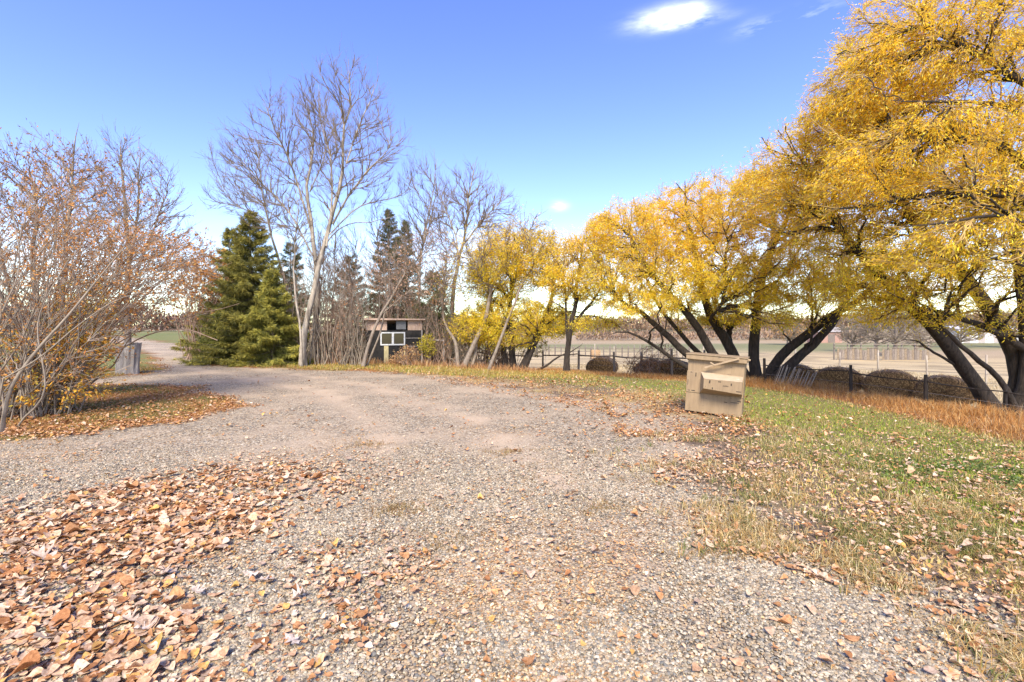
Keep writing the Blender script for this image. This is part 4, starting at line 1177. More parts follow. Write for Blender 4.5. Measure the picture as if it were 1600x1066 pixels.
b.box(0, .03, .74, SW, .06, 1.48); b.box(-SW / 2 + .03, SD / 2 + .015, .74, .06, SD - .09, 1.48); b.box(SW / 2 - .03, SD / 2 + .015, .74, .06, SD - .09, 1.48); b.box(0, SD - .03, .74, SW, .06, 1.48)
b.obj('wall', M['tarpaper'], shed)
b = Bx()
b.box(-SW / 2 + .44, .03, 1.70, .86, .05, .436); b.obj('upper_board', M['board_tan'], shed)
b = Bx(); b.box(SW / 2 - .33, .03, 1.70, .64, .05, .436); b.obj('upper_board', M['board_tan'], shed)
b = Bx()   # side gable piece, sloping down to the back
b.poly([(-SW / 2, .06, 1.483), (-SW / 2, SD, 1.483), (-SW / 2, .06, 1.93), (-SW / 2 + .04, .06, 1.483), (-SW / 2 + .04, SD, 1.483), (-SW / 2 + .04, .06, 1.93)], [(0, 2, 1), (3, 4, 5), (0, 3, 5, 2), (0, 1, 4, 3), (1, 2, 5, 4)])
b.obj('gable_board', M['weathered'], shed); b = Bx()
b.poly([(SW / 2, .06, 1.483), (SW / 2, SD, 1.483), (SW / 2, .06, 1.93), (SW / 2 - .04, .06, 1.483), (SW / 2 - .04, SD, 1.483), (SW / 2 - .04, .06, 1.93)], [(0, 1, 2), (3, 5, 4), (0, 2, 5, 3), (0, 3, 4, 1), (1, 4, 5, 2)])
b.obj('gable_board', M['weathered'], shed)
b = Bx(); b.box(0.0, .6, 1.70, .78, .04, .43); b.obj('back_panel', M['tarpaper'], shed)
f = Bx(); f.box(.27, .02, 1.70, .42, .03, .36); f.obj('vent_panel', noise_mat('grey_panel', (.10, .105, .11), (.16, .165, .17), 6, .5, .1), shed)
rf = Bx()
rq = Vector((0, 1, -.235)).normalized()
L0 = Vector((0, -.16, 1.975)); L1 = Vector((0, SD + .15, 1.975 - .235 * (SD + .31)))
rf.beam(tuple(L0), tuple(L1), SW + .16, .045)
rf.obj('roof', M['felt'], shed)
b = Bx(); b.box(0, -.175, 1.965, SW + .18, .022, .07, jit=.006); b.obj('fascia', M['board_tan'], shed)
wf = Bx()
x0, x1, z0w, z1w = -.62, .44, .82, 1.40
t_ = .055
wf.box((x0 + x1) / 2, -.022, z1w - t_ / 2, x1 - x0, .05, t_); wf.box((x0 + x1) / 2, -.022, z0w + t_ / 2, x1 - x0, .05, t_)
for x in (x0 + t_ / 2, (x0 + x1) / 2, x1 - t_ / 2): wf.box(x, -.022, (z0w + z1w) / 2, t_ if x != (x0 + x1) / 2 else .09, .049, z1w - z0w - 2 * t_ - .002)
win = Bx(); win.box((x0 + x1) / 2, -.006, (z0w + z1w) / 2, x1 - x0 - .02, .008, z1w - z0w - .02)
wo_ = wf.obj('window', M['white_frame'], shed)
for s in (-1, 1):
    pn = Bx(); cxp = (x0 + x1) / 2 + s * (x1 - x0) / 4; pn.box(cxp, -.014, (z0w + z1w) / 2, (x1 - x0) / 2 - .07, .006, z1w - z0w - 2 * t_)
    pn.obj('pane', M['glass'], wo_)
b = Bx(); b.box(-.37, -.012, .41, .19, .022, .80); b.obj('batten', M['straw_board'], shed)
b = Bx(); b.box(.42, -.012, .40, .05, .022, .8); b.obj('batten', M['straw_board'], shed)
b = Bx(); b.box(SW / 2 - .03, -.012, .75, .05, .022, 1.5); b.box(SW / 4 + .15, -.010, 1.13, SW / 2 - .42, .014, .022); b.box(SW / 4 + .15, -.010, .77, SW / 2 - .42, .014, .018)
b.obj('trim_strip', M['weathered'], shed)
# rail beside the shed
q0 = at(662, 531, 20.9); q1 = at(694, 532, 20.9)
rr_ = empty('rail', (q0[0], q0[1], G0(q0[0], q0[1])), 'grey pole rail sticking out from the right corner of the shed', 'rail')
b = Bx(); b.beam(tuple(q0), tuple(q1), .05, .05); o = b.obj('pole', M['weathered'], rr_, local=False)
b = Bx(); b.beam((q1[0], q1[1], G0(q1[0], q1[1]) - .1), (q1[0], q1[1], q1[2] + .05), .07, .07); b.obj('post', M['weathered'], rr_, local=False)

# ---- stump
def stump():
    p = at(199, HZ, 16.6); x0, y0 = p[0], p[1]; z0 = G0(x0, y0)
    root = empty('tree_stump', (x0, y0, z0), 'weathered grey tree stump with a forked top beside the left drive', 'tree stump')
    n = 28; rows = 14; Vv = []; Ff = []
    for i in range(rows):
        t = i / (rows - 1)
        for j in range(n):
            a = j / n * 2 * math.pi
            rad = .31 + .05 * (1 - t) ** 4 + .05 * t ** 2 * abs(math.cos(a)) * 1.6 + .03 * math.sin(3 * a + 1) + .018 * math.sin(11 * a) + .012 * math.sin(17 * a + t * 5)
            top = 1.06 - .14 * max(0, math.cos(a - math.pi)) * 1.0 + .02 * math.sin(7 * a) - .22 * math.exp(-((math.cos(a) + .25) / .22) ** 2)
            Vv.append((rad * math.cos(a) + .02 * t, rad * math.sin(a) * .85, -.05 + (top + .05) * t))
    for i in range(rows - 1):
        for j in range(n):
            Ff.append((i * n + j, i * n + (j + 1) % n, (i + 1) * n + (j + 1) % n, (i + 1) * n + j))
    b = len(Vv)
    for j in range(n):
        v = Vv[(rows - 1) * n + j]; Vv.append((v[0] * .78, v[1] * .78, v[2] - .03))
    Vv.append((0, 0, .86))
    for j in range(n):
        Ff.append(((rows - 1) * n + j, (rows - 1) * n + (j + 1) % n, b + (j + 1) % n, b + j)); Ff.append((b + j, b + (j + 1) % n, b + n))
    me = bpy.data.meshes.new('trunk'); me.from_pydata(Vv, [], Ff); me.update()
    link_mesh('trunk', me, noise_mat('stump_bark', (.12, .105, .09), (.36, .335, .31), 9, .95, .9, (1, 1, .25), (.22, .2, .18), dist=.05), root, True)
    # pale cut slab on the right rim
    b2 = Bx(); b2.box(.24, -.1, 1.06, .26, .22, .03, jit=.012); b2.obj('cut_face', M['weathered'], root)
stump()

# ---- hay bales
def bale_mat():
    m = mat_new('old_hay'); t = NT(m)
    tcn = t.n('ShaderNodeTexCoord'); O = tcn.outputs['Object']
    mpn = t.n('ShaderNodeMapping', Vector=O, Scale=(1, 6, 6))
    n1 = t.n('ShaderNodeTexNoise', Vector=mpn.outputs[0], Scale=6, Detail=8, Roughness=.75)
    n2 = t.n('ShaderNodeTexNoise', Vector=O, Scale=2.0, Detail=5)
    c = t.ramp(n1.outputs['Fac'], [(.40, (.025, .015, .009)), (.50, (.15, .09, .04)), (.60, (.52, .35, .16))])
    c = t.mix(t.ramp(n2.outputs['Fac'], [(.45, (0, 0, 0)), (.7, (.6, .6, .6))]), c, (.16, .095, .045, 1))
    mw = t.n('ShaderNodeMapping', Vector=O, Location=(0, 0, -.72))
    wv = t.n('ShaderNodeTexWave', {'wave_type': 'RINGS', 'rings_direction': 'X'}, Vector=mw.outputs[0], Scale=2.6, Distortion=11.0, Detail=5)
    c = t.mix(.35, c, t.ramp(wv.outputs['Fac'], [(.25, (.30, .26, .22)), (.75, (1.5, 1.4, 1.3))]), 'MULTIPLY')
    bp = t.n('ShaderNodeBump', Strength=1.0, Distance=.06, Height=n1.outputs['Fac'])
    b = t.n('ShaderNodeBsdfPrincipled', Base_Color=c, Roughness=.95, Normal=bp.outputs[0]); t.out(b.outputs[0]); return m
M['hay'] = bale_mat()
def bale(px, top, d, r_, L, yaw, label, sag=.82):
    p = at(px, HZ, d); zt = at(px, top, d)[2]; z0 = G0(p[0], p[1])
    H = max(zt - z0, .8)
    root = empty('hay_bale', (p[0], p[1], z0), label, 'hay bale', 'old round hay bales behind the fence', rz=yaw)
    n, rows = 40, 13; Vv = []; Ff = []
    R_ = np.random.default_rng(int(px))
    ph = R_.random(6) * 6
    rings = [(-L / 2, .0), (-L / 2 - .0, .45), (-L / 2, .85), (-L / 2 + .05, .97)] + [(-L / 2 + .1 + (L - .2) * i / 6, 1.) for i in range(7)] + [(L / 2 - .05, .97), (L / 2, .85), (L / 2, .45), (L / 2, .0)]
    for i, (x, s) in enumerate(rings):
        for j in range(n):
            a = j / n * 2 * math.pi
            rr = s * (1 + .03 * math.sin(3 * a + ph[0]) + .02 * math.sin(7 * a + ph[1] + x * 3) + .02 * (R_.random() - .5))
            y = r_ * 1.06 * rr * math.cos(a); z = math.sin(a) * rr
            z = z * H / 2 if z > 0 else z * H / 2 * 1.0
            z = max(z + H / 2, .0 - .02)
            Vv.append((x + .03 * (R_.random() - .5), y * 1.0, z))
    m_ = len(rings)
    for i in range(m_ - 1):
        for j in range(n):
            Ff.append((i * n + j, i * n + (j + 1) % n, (i + 1) * n + (j + 1) % n, (i + 1) * n + j))
    me = bpy.data.meshes.new('bale'); me.from_pydata(Vv, [], Ff); me.update()
    for pgn in me.polygons: pgn.use_smooth = True
    link_mesh('bale', me, M['hay'], root, True)
    # ragged straw ends
    k = 900; a = R_.random(k) * 6.283; x = (R_.random(k) - .5) * L
    rr = 1.0; cyl = R_.random(k) < .62
    rad = np.where(cyl, 1.0, np.sqrt(R_.random(k)))
    x = np.where(cyl, x, np.sign(x) * L / 2)
    P = np.stack([x, r_ * 1.06 * rad * np.cos(a), H / 2 + H / 2 * rad * np.sin(a)], 1)
    Nn = np.where(cyl[:, None], np.stack([0 * a, np.cos(a), np.sin(a)], 1), np.stack([np.sign(x), 0 * a, 0 * a], 1))
    tg = np.cross(Nn, R_.normal(size=(k, 3)))
    me = leaf_mesh('loose_straw', P, tg + Nn * .12, .13, .016, mixcol(k, [(.42, .27, .12), (.13, .08, .04), (.56, .42, .22)], [2.5, 2, 1.2]), .1)
    link_mesh('loose_straw', me, M['litter'], root, True)
# axis of each bale (local x) points roughly along the line of sight for those showing a round end
bale(1246, 570, 17.6, .60, 1.0, math.radians(59), 'hay bale behind the leaning snow fence, leftmost of the right-hand row')
bale(1309, 574, 16.4, .69, 1.0, math.radians(56), 'wide brown hay bale, second from the left in the right-hand row')
bale(1391, 579, 15.2, .69, 1.0, math.radians(52), 'brown hay bale, third in the right-hand row, left of the dark fence post')
bale(1476, 588, 14.1, .67, 1.0, math.radians(48), 'hay bale right of the dark fence post, closest to the leaning willow trunk')
bale(941, 558, 22.5, .64, 1.2, math.radians(70), 'lone rounded hay bale by the pole fence left of the tan bin')
bale(1016, 572, 20.5, .6, 1.2, math.radians(70), 'dark slumped hay bale overgrown by brambles left of the tan bin')
bale(1051, 568, 19.5, .66, 1.2, math.radians(60), 'dark hay bale partly hidden by the left side of the tan bin')

# ---- fences
M['post'] = noise_mat('fence_wood', (.10, .08, .065), (.22, .185, .155), 14, .95, .5, (1, 1, .2))
M['post_pale'] = noise_mat('pale_wood', (.26, .22, .18), (.42, .37, .31), 14, .95, .4, (1, 1, .2))
M['wire'] = noise_mat('rusty_wire', (.12, .10, .09), (.20, .17, .15), 10, .6, .1)
def post_mesh(parent, x, y, z0, h, r_, mat, lean=0, name='post'):
    tb = Tubes(); t = np.linspace(0, 1, 5)
    tb.add(np.stack([x + lean * t * h, y + 0 * t, z0 - .3 + t * (h + .3)], 1), r_ * (1 - .1 * t) * np.array([1, 1, 1, 1, .92]), 7)
    me = tb.mesh(name, rough=.1)
    # close the top
    import bmesh
    bm = bmesh.new(); bm.from_mesh(me); bmesh.ops.holes_fill(bm, edges=[e_ for e_ in bm.edges if e_.is_boundary]); bm.to_mesh(me); bm.free()
    return link_mesh(name, me, mat, parent)
# pole fence left of the bin and on along the bales
def pole_fence(name, label, pts, h, mat, rails, rr=.035, pr=.05, group=None, wires=(), lean=.03):
    """pts: (px,d) of the posts"""
    W_ = [at(px, HZ, d)[:2] for px, d in pts]
    root = empty(name, (W_[0][0], W_[0][1], G0(*W_[0])), label, 'fence', group)
    tops = []
    for (x, y) in W_:
        z = G0(x, y); hh = h * random.uniform(.92, 1.1)
        post_mesh(root, x, y, z, hh, pr * random.uniform(.85, 1.15), mat, random.uniform(-lean, lean))
    for k in rails:
        for (a, b_) in zip(W_[:-1], W_[1:]):
            tb = Tubes(); t = np.linspace(0, 1, 6)[:, None]
            A_ = np.array([a[0], a[1] - .05, G0(*a) + k]); B_ = np.array([b_[0], b_[1] - .05, G0(*b_) + k + random.uniform(-.06, .06)])
            P = A_ * (1 - t) + B_ * t; P[:, 2] -= .03 * np.sin(t[:, 0] * 3.14)
            tb.add(P, np.linspace(rr, rr * .7, 6), 6); link_mesh('rail', tb.mesh('rail'), mat, root)
    if wires:
        tb = Tubes()
        for k in wires:
            P = np.array([[x, y - .04, G0(x, y) + k] for x, y in W_]); Q = catmull(P, len(P) * 3)
            tb.add(Q, np.full(len(Q), .006), 3)
        link_mesh('wire', tb.mesh('wire'), M['wire'], root)
    return root
pole_fence('pole_fence', 'weathered pole fence running from the willow to the tan bin', [(735, 23.5), (785, 22.5), (848, 21.5), (904, 20.6), (960, 19.8), (1003, 19.2), (1050, 18.4), (1100, 17.6)], 1.05, M['post'], (.80,), wires=(.4, .6))
pole_fence('pole_fence', 'dark post and rail fence in front of the right-hand hay bales', [(1195, 14.8), (1330, 12.9), (1447, 11.5), (1570, 10.6), (1680, 10.0)], .80, M['bark_dark'], (.62,), rr=.02, pr=.045, wires=(.35,))
pole_fence('wire_fence', 'row of thin pale posts in the pasture behind the right-hand hay bales', [(1100, 26), (1180, 24), (1242, 21), (1311, 19.5), (1372, 18), (1449, 17), (1540, 16), (1640, 15)], 1.45, M['post_pale'], (), pr=.035, wires=(.5, .8, 1.1))
pole_fence('wire_fence', 'row of pale posts and wire behind the slim dark tree', [(700, 34), (760, 33), (820, 31), (852, 30.5), (884, 30), (930, 29), (960, 28.5), (1010, 27.5), (1060, 26.6)], 1.35, M['post_pale'], (), pr=.035, wires=(.5, .8, 1.1))
# distant fence along the pasture
far_posts = [(820 + i * 9.5, 66 - i * .1) for i in range(29)]
pole_fence('far_fence', 'long grey fence of many posts across the pasture', far_posts, 1.5, M['post'], (1.2, .7), rr=.045, pr=.09)
# corral
def corral(px0, px1, d, label, h=1.55, n=38):
    a = at(px0, HZ, d)[:2]; b_ = at(px1, HZ, d)[:2]
    root = empty('corral_fence', (a[0], a[1], G0(*a)), label, 'corral')
    nbd = 0
    for i in range(n):
        t = (i + .5) / n; x = a[0] * (1 - t) + b_[0] * t; y = a[1] * (1 - t) + b_[1] * t
        if random.random() < .08: continue
        hh = h * random.uniform(.78, 1.0)
        bb = Bx(); bb.box(x, y, G0(x, y) + hh / 2 - .05, (px1 - px0) / F * d / n * .86, .03, hh); bb.obj('board', (M['bark_grey'], M['twig_dark'], M['post'])[i % 3], root, False)
    for k in (1.5, 1.95):
        r_ = Bx(); r_.beam((a[0] - .1, a[1] - .06, G0(*a) + k), (b_[0] + .1, b_[1] - .06, G0(*b_) + k), .07, .09); r_.obj('rail', M['bark_grey'], root, False)
    for i in range(8):
        t = i / 7; x = a[0] * (1 - t) + b_[0] * t; y = a[1] * (1 - t) + b_[1] * t
        post_mesh(root, x, y + .1, G0(x, y), 2.1, .09, M['post'])
corral(1304, 1452, 60, 'grey weathered board corral across the pasture, right of the tan bin', 1.6)
# feeder crate
p = at(930, HZ, 52); z = G0(p[0], p[1])
fr = empty('feeder_crate', (p[0], p[1], z), 'small brown wooden feeder crate standing alone in the pasture', 'crate')
b = Bx()
for k in range(4):
    b.box(0, -.45, .15 + k * .24, .95, .04, .2); b.box(0, .45, .15 + k * .24, .95, .04, .2); b.box(-.46, 0, .15 + k * .24, .04, .84, .2); b.box(.46, 0, .15 + k * .24, .04, .84, .2)
b.obj('slats', noise_mat('crate_wood', (.28, .18, .09), (.40, .27, .15), 8), fr)
b = Bx()
for x in (-.43, .43):
    for y in (-.41, .41): b.box(x, y, .5, .06, .06, 1.1)
b.obj('corner_post', M['post'], fr)
# snow fence
a = at(1205, HZ, 14.3)[:2]; c_ = at(1262, HZ, 13.6)[:2]
sf = empty('snow_fence', (a[0], a[1], G0(*a)), 'sagging pale slatted snow fence leaning in front of the hay bales', 'fence')
for i in range(20):
    t = i / 19; x = a[0] * (1 - t) + c_[0] * t; y = a[1] * (1 - t) + c_[1] * t
    z = G0(x, y); hh = .66 - .16 * t + random.uniform(-.04, .04)
    b = Bx(); b.beam((x, y, z - .05), (x + .18 + .1 * random.random(), y - .06, z + hh), .020, .01); b.obj('slat', M['post_pale'] if i % 3 else M['post'], sf, False)
# far white shed and red barn
fb = at(1540, HZ, 118)
fs = empty('long_shed', (fb[0], fb[1], G0(fb[0], fb[1])), 'long low white shed with a rusty roof edge at far right', 'shed')
b = Bx(); b.box(0, 0, 1.5, 19, 6, 3.0); b.obj('wall', noise_mat('white_wall', (.55, .55, .54), (.7, .7, .69), 2, .7, .1), fs)
b = Bx()
b.poly([(-9.7, -3.4, 2.95), (9.7, -3.4, 2.95), (9.7, 0, 4.0), (-9.7, 0, 4.0), (9.7, 3.4, 2.95), (-9.7, 3.4, 2.95), (-9.7, -3.4, 3.06), (9.7, -3.4, 3.06), (9.7, 0, 4.12), (-9.7, 0, 4.12), (9.7, 3.4, 3.06), (-9.7, 3.4, 3.06)],
       [(6, 7, 8, 9), (9, 8, 10, 11), (0, 3, 2, 1), (3, 5, 4, 2), (0, 1, 7, 6), (5, 11, 10, 4), (0, 6, 9, 3), (3, 9, 11, 5), (1, 2, 8, 7), (2, 4, 10, 8)])
b.obj('roof', noise_mat('metal_roof', (.60, .61, .63), (.72, .73, .75), 1, .4, .05), fs)
b = Bx()
for k in range(5): b.box(-7.5 + k * 3.6, -3.02, 1.25, 1.6, .06, 2.3)
b.obj('door', noise_mat('grey_door', (.30, .27, .25), (.4, .36, .33), 2), fs)
fb = at(1288, HZ, 125)
br = empty('barn', (fb[0], fb[1], G0(fb[0], fb[1])), 'small far barn with a brick red wall, left of the corral', 'barn')
b = Bx(); b.box(0, 0, 1.4, 6.5, 4, 2.8); b.obj('wall', noise_mat('red_wall', (.30, .17, .13), (.36, .23, .18), 2, .8, .1), br)
b = Bx(); b.poly([(-3.6, -2.4, 2.75), (3.6, -2.4, 2.75), (3.6, 0, 4.0), (-3.6, 0, 4.0), (3.6, 2.4, 2.75), (-3.6, 2.4, 2.75)], [(0, 1, 2, 3), (3, 2, 4, 5), (0, 3, 5), (1, 4, 2), (0, 5, 4, 1)]); b.obj('roof', M['weathered'], br)
b = Bx(); b.box(0.5, -2.03, 1.1, 1.8, .06, 2.2); b.obj('door', M['post'], br)

# ------------------------------------------------------------------ ground cover
def scatter(n, x0, x1, y0, y1, dens, ymode='persp'):
    """rejection-sample n candidate points"""
    if ymode == 'persp':   # denser near the camera
        u = rng.random(n); y = y0 * (y1 / y0) ** u
        x = (x0 + (x1 - x0) * rng.random(n)) * y
    else:
        x = x0 + (x1 - x0) * rng.random(n); y = y0 + (y1 - y0) * rng.random(n)
    p = dens(x, y)
    k = rng.random(n) < p
    return x[k], y[k]

def surf(x, y):
    gs_, es_, gr_ = masks(x, y)
    return G(x, y) + (vnoise(x, y, 3.2, 31, 3) - .5) * .035 - np.where(gr_ > .5, .012, 0)

def litter_mesh(x, y, size, cols, lift=.006, oak=False, spread=1.0):
    """curled leaves of 8 rim points and a raised mid-rib"""
    n = len(x); z = surf(x, y) + lift * (0.3 + rng.random(n) * spread) + .045 * rng.random(n) * ((psd(GRAVEL, x, y) > .2) & (x > 0) & (y < 9))
    a = rng.random(n) * 6.283
    if oak:
        rim = np.array([(0, -.5), (.09, -.38), (.26, -.28), (.11, -.16), (.40, 0.0), (.13, .08), (.30, .30), (.10, .32), (0, .52), (-.10, .32), (-.30, .28), (-.13, .08), (-.40, .02), (-.11, -.16), (-.26, -.26), (-.09, -.38)])
    else:
        rim = np.array([(0, -.48), (.17, -.46), (.33, -.31), (.40, -.10), (.34, .12), (.18, .32), (0, .58), (-.18, .32), (-.34, .12), (-.40, -.10), (-.33, -.31), (-.17, -.46)])
    m = len(rim)
    s = size * (.45 + .95 * rng.random(n) ** 1.5) * np.where(rng.random(n) < .10, 1.7, 1) * (np.where(psd(PILE, x, y) < .3, 1, .72) if not oak else 1)
    curl = (rng.random(n) * 1.6 - .3)[:, None]; curl2 = (rng.random(n) * .9 - .2)[:, None]
    rx = rim[None, :, 0] * (.75 + .5 * rng.random((n, 1))); ry = np.repeat(rim[None, :, 1], n, 0)
    rzv = (rx ** 2) * 2.2 * curl + (ry ** 2) * 1.0 * curl2 + rng.normal(size=(n, m)) * .02
    L = np.stack([rx, ry, rzv], 2)
    L = np.concatenate([L, np.stack([np.zeros((n, 1)), np.zeros((n, 1)), np.full((n, 1), -.01)], 2)], 1) * s[:, None, None]
    tx = rng.normal(size=n) * .2; ty = rng.normal(size=n) * .2
    L[:, :, 2] += L[:, :, 0] * tx[:, None] + L[:, :, 1] * ty[:, None]
    ca, sa_ = np.cos(a)[:, None], np.sin(a)[:, None]
    X = L[:, :, 0] * ca - L[:, :, 1] * sa_; Y = L[:, :, 0] * sa_ + L[:, :, 1] * ca
    zmin = L[:, :, 2].min(1)[:, None]
    Vv = np.stack([X + x[:, None], Y + y[:, None], L[:, :, 2] - zmin * .75 + z[:, None]], 2).reshape(-1, 3)
    o = np.arange(n)[:, None] * (m + 1); j = np.arange(m)[None]
    Ff = np.stack([o + j, o + (j + 1) % m, np.broadcast_to(o + m, (n, m))], 2).reshape(-1, 3)
    return np_mesh('leaves', Vv, [Ff], np.repeat(cols, m + 1, 0))

LP = [(.60, .39, .23), (.50, .27, .12), (.66, .48, .32), (.72, .59, .42), (.34, .16, .065), (.62, .38, .12), (.50, .38, .28)]
def leaf_d2(x, y): return np.minimum(leaf_density(x, y), 1)
# near leaves: true density = candidates per area
def leaf_layer(n, x0, x1, y0, y1, gain, size, name, label, w=(3, 3, 3, 2, 1.5, .8, 1.5), mode='persp', lift=.006, spread=1.0):
    x, y = scatter(n, x0, x1, y0, y1, lambda a, b_: np.clip(leaf_density(a, b_) * gain, 0, 1), mode)
    o = link_mesh(name, litter_mesh(x, y, size, mixcol(len(x), LP, w, .14), lift, spread=spread), M['litter'])
    tag(o, label, 'leaf litter', kind='stuff')
    return len(x)
nl = []
nl.append(leaf_layer(130000, -1.35, 1.35, 1.7, 7.0, .8, .050, 'fallen_leaves', 'curled tan and orange leaves scattered over the near gravel and heaped at left', lift=.02, spread=1.2))
nl.append(leaf_layer(130000, -1.35, 1.0, 7.0, 24, 1.0, .058, 'fallen_leaves', 'orange brown leaves under the left shrubs and along the far drive', lift=.02, w=(2, 5, 1, .6, 3.5, 2, .5)))
x, y = scatter(150000, -1.2, 1.2, 1.8, 9, lambda a, b_: np.clip(.10 + .9 * sstep(.5, .72, vnoise(a, b_, .8, 45, 4)) + .5 * leaf_density(a, b_), 0, 1) * .75)
tag(link_mesh('leaf_crumbs', litter_mesh(x, y, .019, mixcol(len(x), [(.66, .44, .22), (.50, .30, .13), (.74, .58, .34), (.36, .22, .11)], [3, 2, 2, 1.5], .15), .004, spread=1.2), M['litter']), 'small broken leaf crumbs and chaff in drifts over the gravel', 'leaf litter', kind='stuff')
# pale oak leaves
k = 34
x = np.concatenate([rng.uniform(-3.0, -.9, 26), rng.uniform(-4.4, -2.2, 8)]); y = np.concatenate([rng.uniform(2.15, 3.3, 26), rng.uniform(3.2, 4.2, 8)])
me = litter_mesh(x, y, .10, mixcol(len(x), [(.60, .52, .43), (.50, .41, .33), (.66, .58, .49)], [1, 1, 1], .08), .035, True)
tag(link_mesh('oak_leaves', me, M['litter']), 'large pale lobed oak leaves on the gravel at lower left', 'leaf litter', kind='stuff')

def blades(name, label, x, y, h, w, cols, lean=.5, z=None, cat='grass', bend=.4):
    n = len(x); z = surf(x, y) if z is None else z
    a = rng.random(n) * 6.283; d = np.stack([np.cos(a), np.sin(a), 0 * a], 1)
    b_ = a + 1.57 + rng.normal(size=n) * .5; s = np.stack([np.cos(b_), np.sin(b_), 0 * a], 1) * (w * (.6 + .8 * rng.random(n)))[:, None] / 2
    H = (h * (.5 + .9 * rng.random(n)))[:, None]
    ln = (lean * rng.random(n))[:, None]
    P = np.stack([x, y, z - .005], 1); U = np.array([0, 0, 1.])
    m1 = P + U * H * .55 + d * H * ln * .35; m2 = P + U * H * (1 - bend * ln) + d * H * ln * (1.1)
    Vv = np.stack([P - s, P + s, m1 + s * .7, m1 - s * .7, m2], 1).reshape(-1, 3)
    o = np.arange(n)[:, None] * 5
    q = np.concatenate([o, o + 1, o + 2, o + 3], 1); t3 = np.concatenate([o + 3, o + 2, o + 4], 1)
    ob = link_mesh(name, np_mesh(name, Vv, [q, t3], np.repeat(cols, 5, 0)), M['grass'])
    tag(ob, label, cat, kind='stuff')
    return ob

# right hand rough grass beside the gravel
def rough_d(x, y):
    gs_, es_, gr_ = masks(x, y)
    n_ = vnoise(x, y, 2.2, 71, 3)
    inn = sstep(-.9, .5, gs_) * (x > -3) * (es_ < .3) * (1 - sstep(7.5, 10, y) * .5)
    return inn * (.04 + .96 * sstep(.40, .66, n_)) * (1 - .8 * sstep(-3.4, -2.2, es_))
# tufts: blades gathered round tuft centres
x, y = scatter(24000, -.3, 1.6, 1.9, 12, rough_d)
nb = 11
x = np.repeat(x, nb) + rng.normal(size=len(x) * nb) * .022 * 1.2; y = np.repeat(y, nb) + rng.normal(size=len(y) * nb) * .022
n_ = vnoise(x, y, 1.5, 72, 2)
cc = np.where((rng.random(len(x)) < .15 + .45 * sstep(.48, .68, n_))[:, None], mixcol(len(x), [(.17, .20, .05), (.28, .27, .08), (.11, .15, .04)], [1, 1, .6]), mixcol(len(x), [(.60, .46, .20), (.68, .57, .32), (.50, .31, .10), (.34, .24, .10)], [2, 1.6, 1.6, 1]))
blades('rough_grass', 'tan and green tufts of rough grass between gravel and lawn at right', x, y, .092, .005, cc, 2.0, bend=.44)
# lawn
def lawn_d(x, y):
    gs_, es_, gr_ = masks(x, y)
    return sstep(.2, 1.0, gs_) * (es_ < .1) * (x > -6) * (.35 + .65 * sstep(-5.4, -3.0, es_))
x, y = scatter(210000, -.35, 1.6, 2.6, 21, lawn_d)
gs_, es_, gr_ = masks(x, y); nn_ = vnoise(x, y, .8, 53, 3)
gp = np.clip(1.15 * sstep(-5.0, -3.2, es_) * (1 - .6 * sstep(-1.0, 0, es_)) * (.55 + .8 * nn_), 0.12, .92)
cc = np.where((rng.random(len(x)) < gp)[:, None], mixcol(len(x), [(.22, .30, .035), (.32, .35, .05), (.15, .22, .03)], [2, 2, 1]), mixcol(len(x), [(.60, .46, .17), (.52, .40, .15), (.66, .54, .28)], [2, 1, 1]))
blades('lawn_grass', 'short green and straw coloured lawn grass beyond the tan bin', x, y, .045, .011, cc, 1.0)
# low green ground cover at far right
x = rng.uniform(3.9, 7.4, 26000); y = rng.uniform(4.0, 6.4, 26000)
pd = np.exp(-(((x - 5.6) / 1.6) ** 2 + ((y - 5.2) / .6) ** 2) * 1.5) * (vnoise(x, y, 2.5, 81, 2) > .4)
kk = rng.random(len(x)) < pd; x, y = x[kk], y[kk]
P = np.stack([x, y, surf(x, y) + rng.random(len(x)) * .05], 1)
me = leaf_mesh('clover_patch', P, rng.normal(size=P.shape) * .8 + np.array([0, 0, .4]), .035, .026, mixcol(len(x), [(.10, .15, .035), (.15, .21, .05), (.24, .28, .12)], [2, 2, .6]), 0)
tag(link_mesh('clover_patch', me, M['grass']), 'dark green clover patch at the right edge below the lawn', 'ground cover', kind='stuff')
# island grass
def isl_d(x, y):
    gs_, es_, gr_ = masks(x, y)
    return sstep(0.1, .9, gs_) * (y > 5) * (x < -4) * (.3 + .7 * sstep(.4, .6, vnoise(x, y, 1.0, 83, 2)))
x = rng.uniform(-16, -5, 42000); y = rng.uniform(5.5, 21, 42000)
kk = rng.random(len(x)) < isl_d(x, y); x, y = x[kk], y[kk]
blades('island_grass', 'olive and straw grass under the shrubs left of the drive', x, y, .06, .012, mixcol(len(x), [(.22, .22, .05), (.40, .29, .09), (.15, .18, .04), (.46, .26, .08)], [2, 2, 1, 1]), 1.1)
# strip before the thicket
x = rng.uniform(-14, 3, 42000); y = rng.uniform(15.5, 23, 42000)
gs_, es_, gr_ = masks(x, y)
kk = (rng.random(len(x)) < sstep(.1, .6, gs_) * (es_ < 1.2)); x, y = x[kk], y[kk]
blades('verge_grass', 'yellow brown verge grass in front of the shed and poplars', x, y, .10, .016, mixcol(len(x), [(.42, .34, .08), (.50, .30, .09), (.30, .30, .06), (.55, .44, .22)], [2, 2, 1.5, 1]), .9)
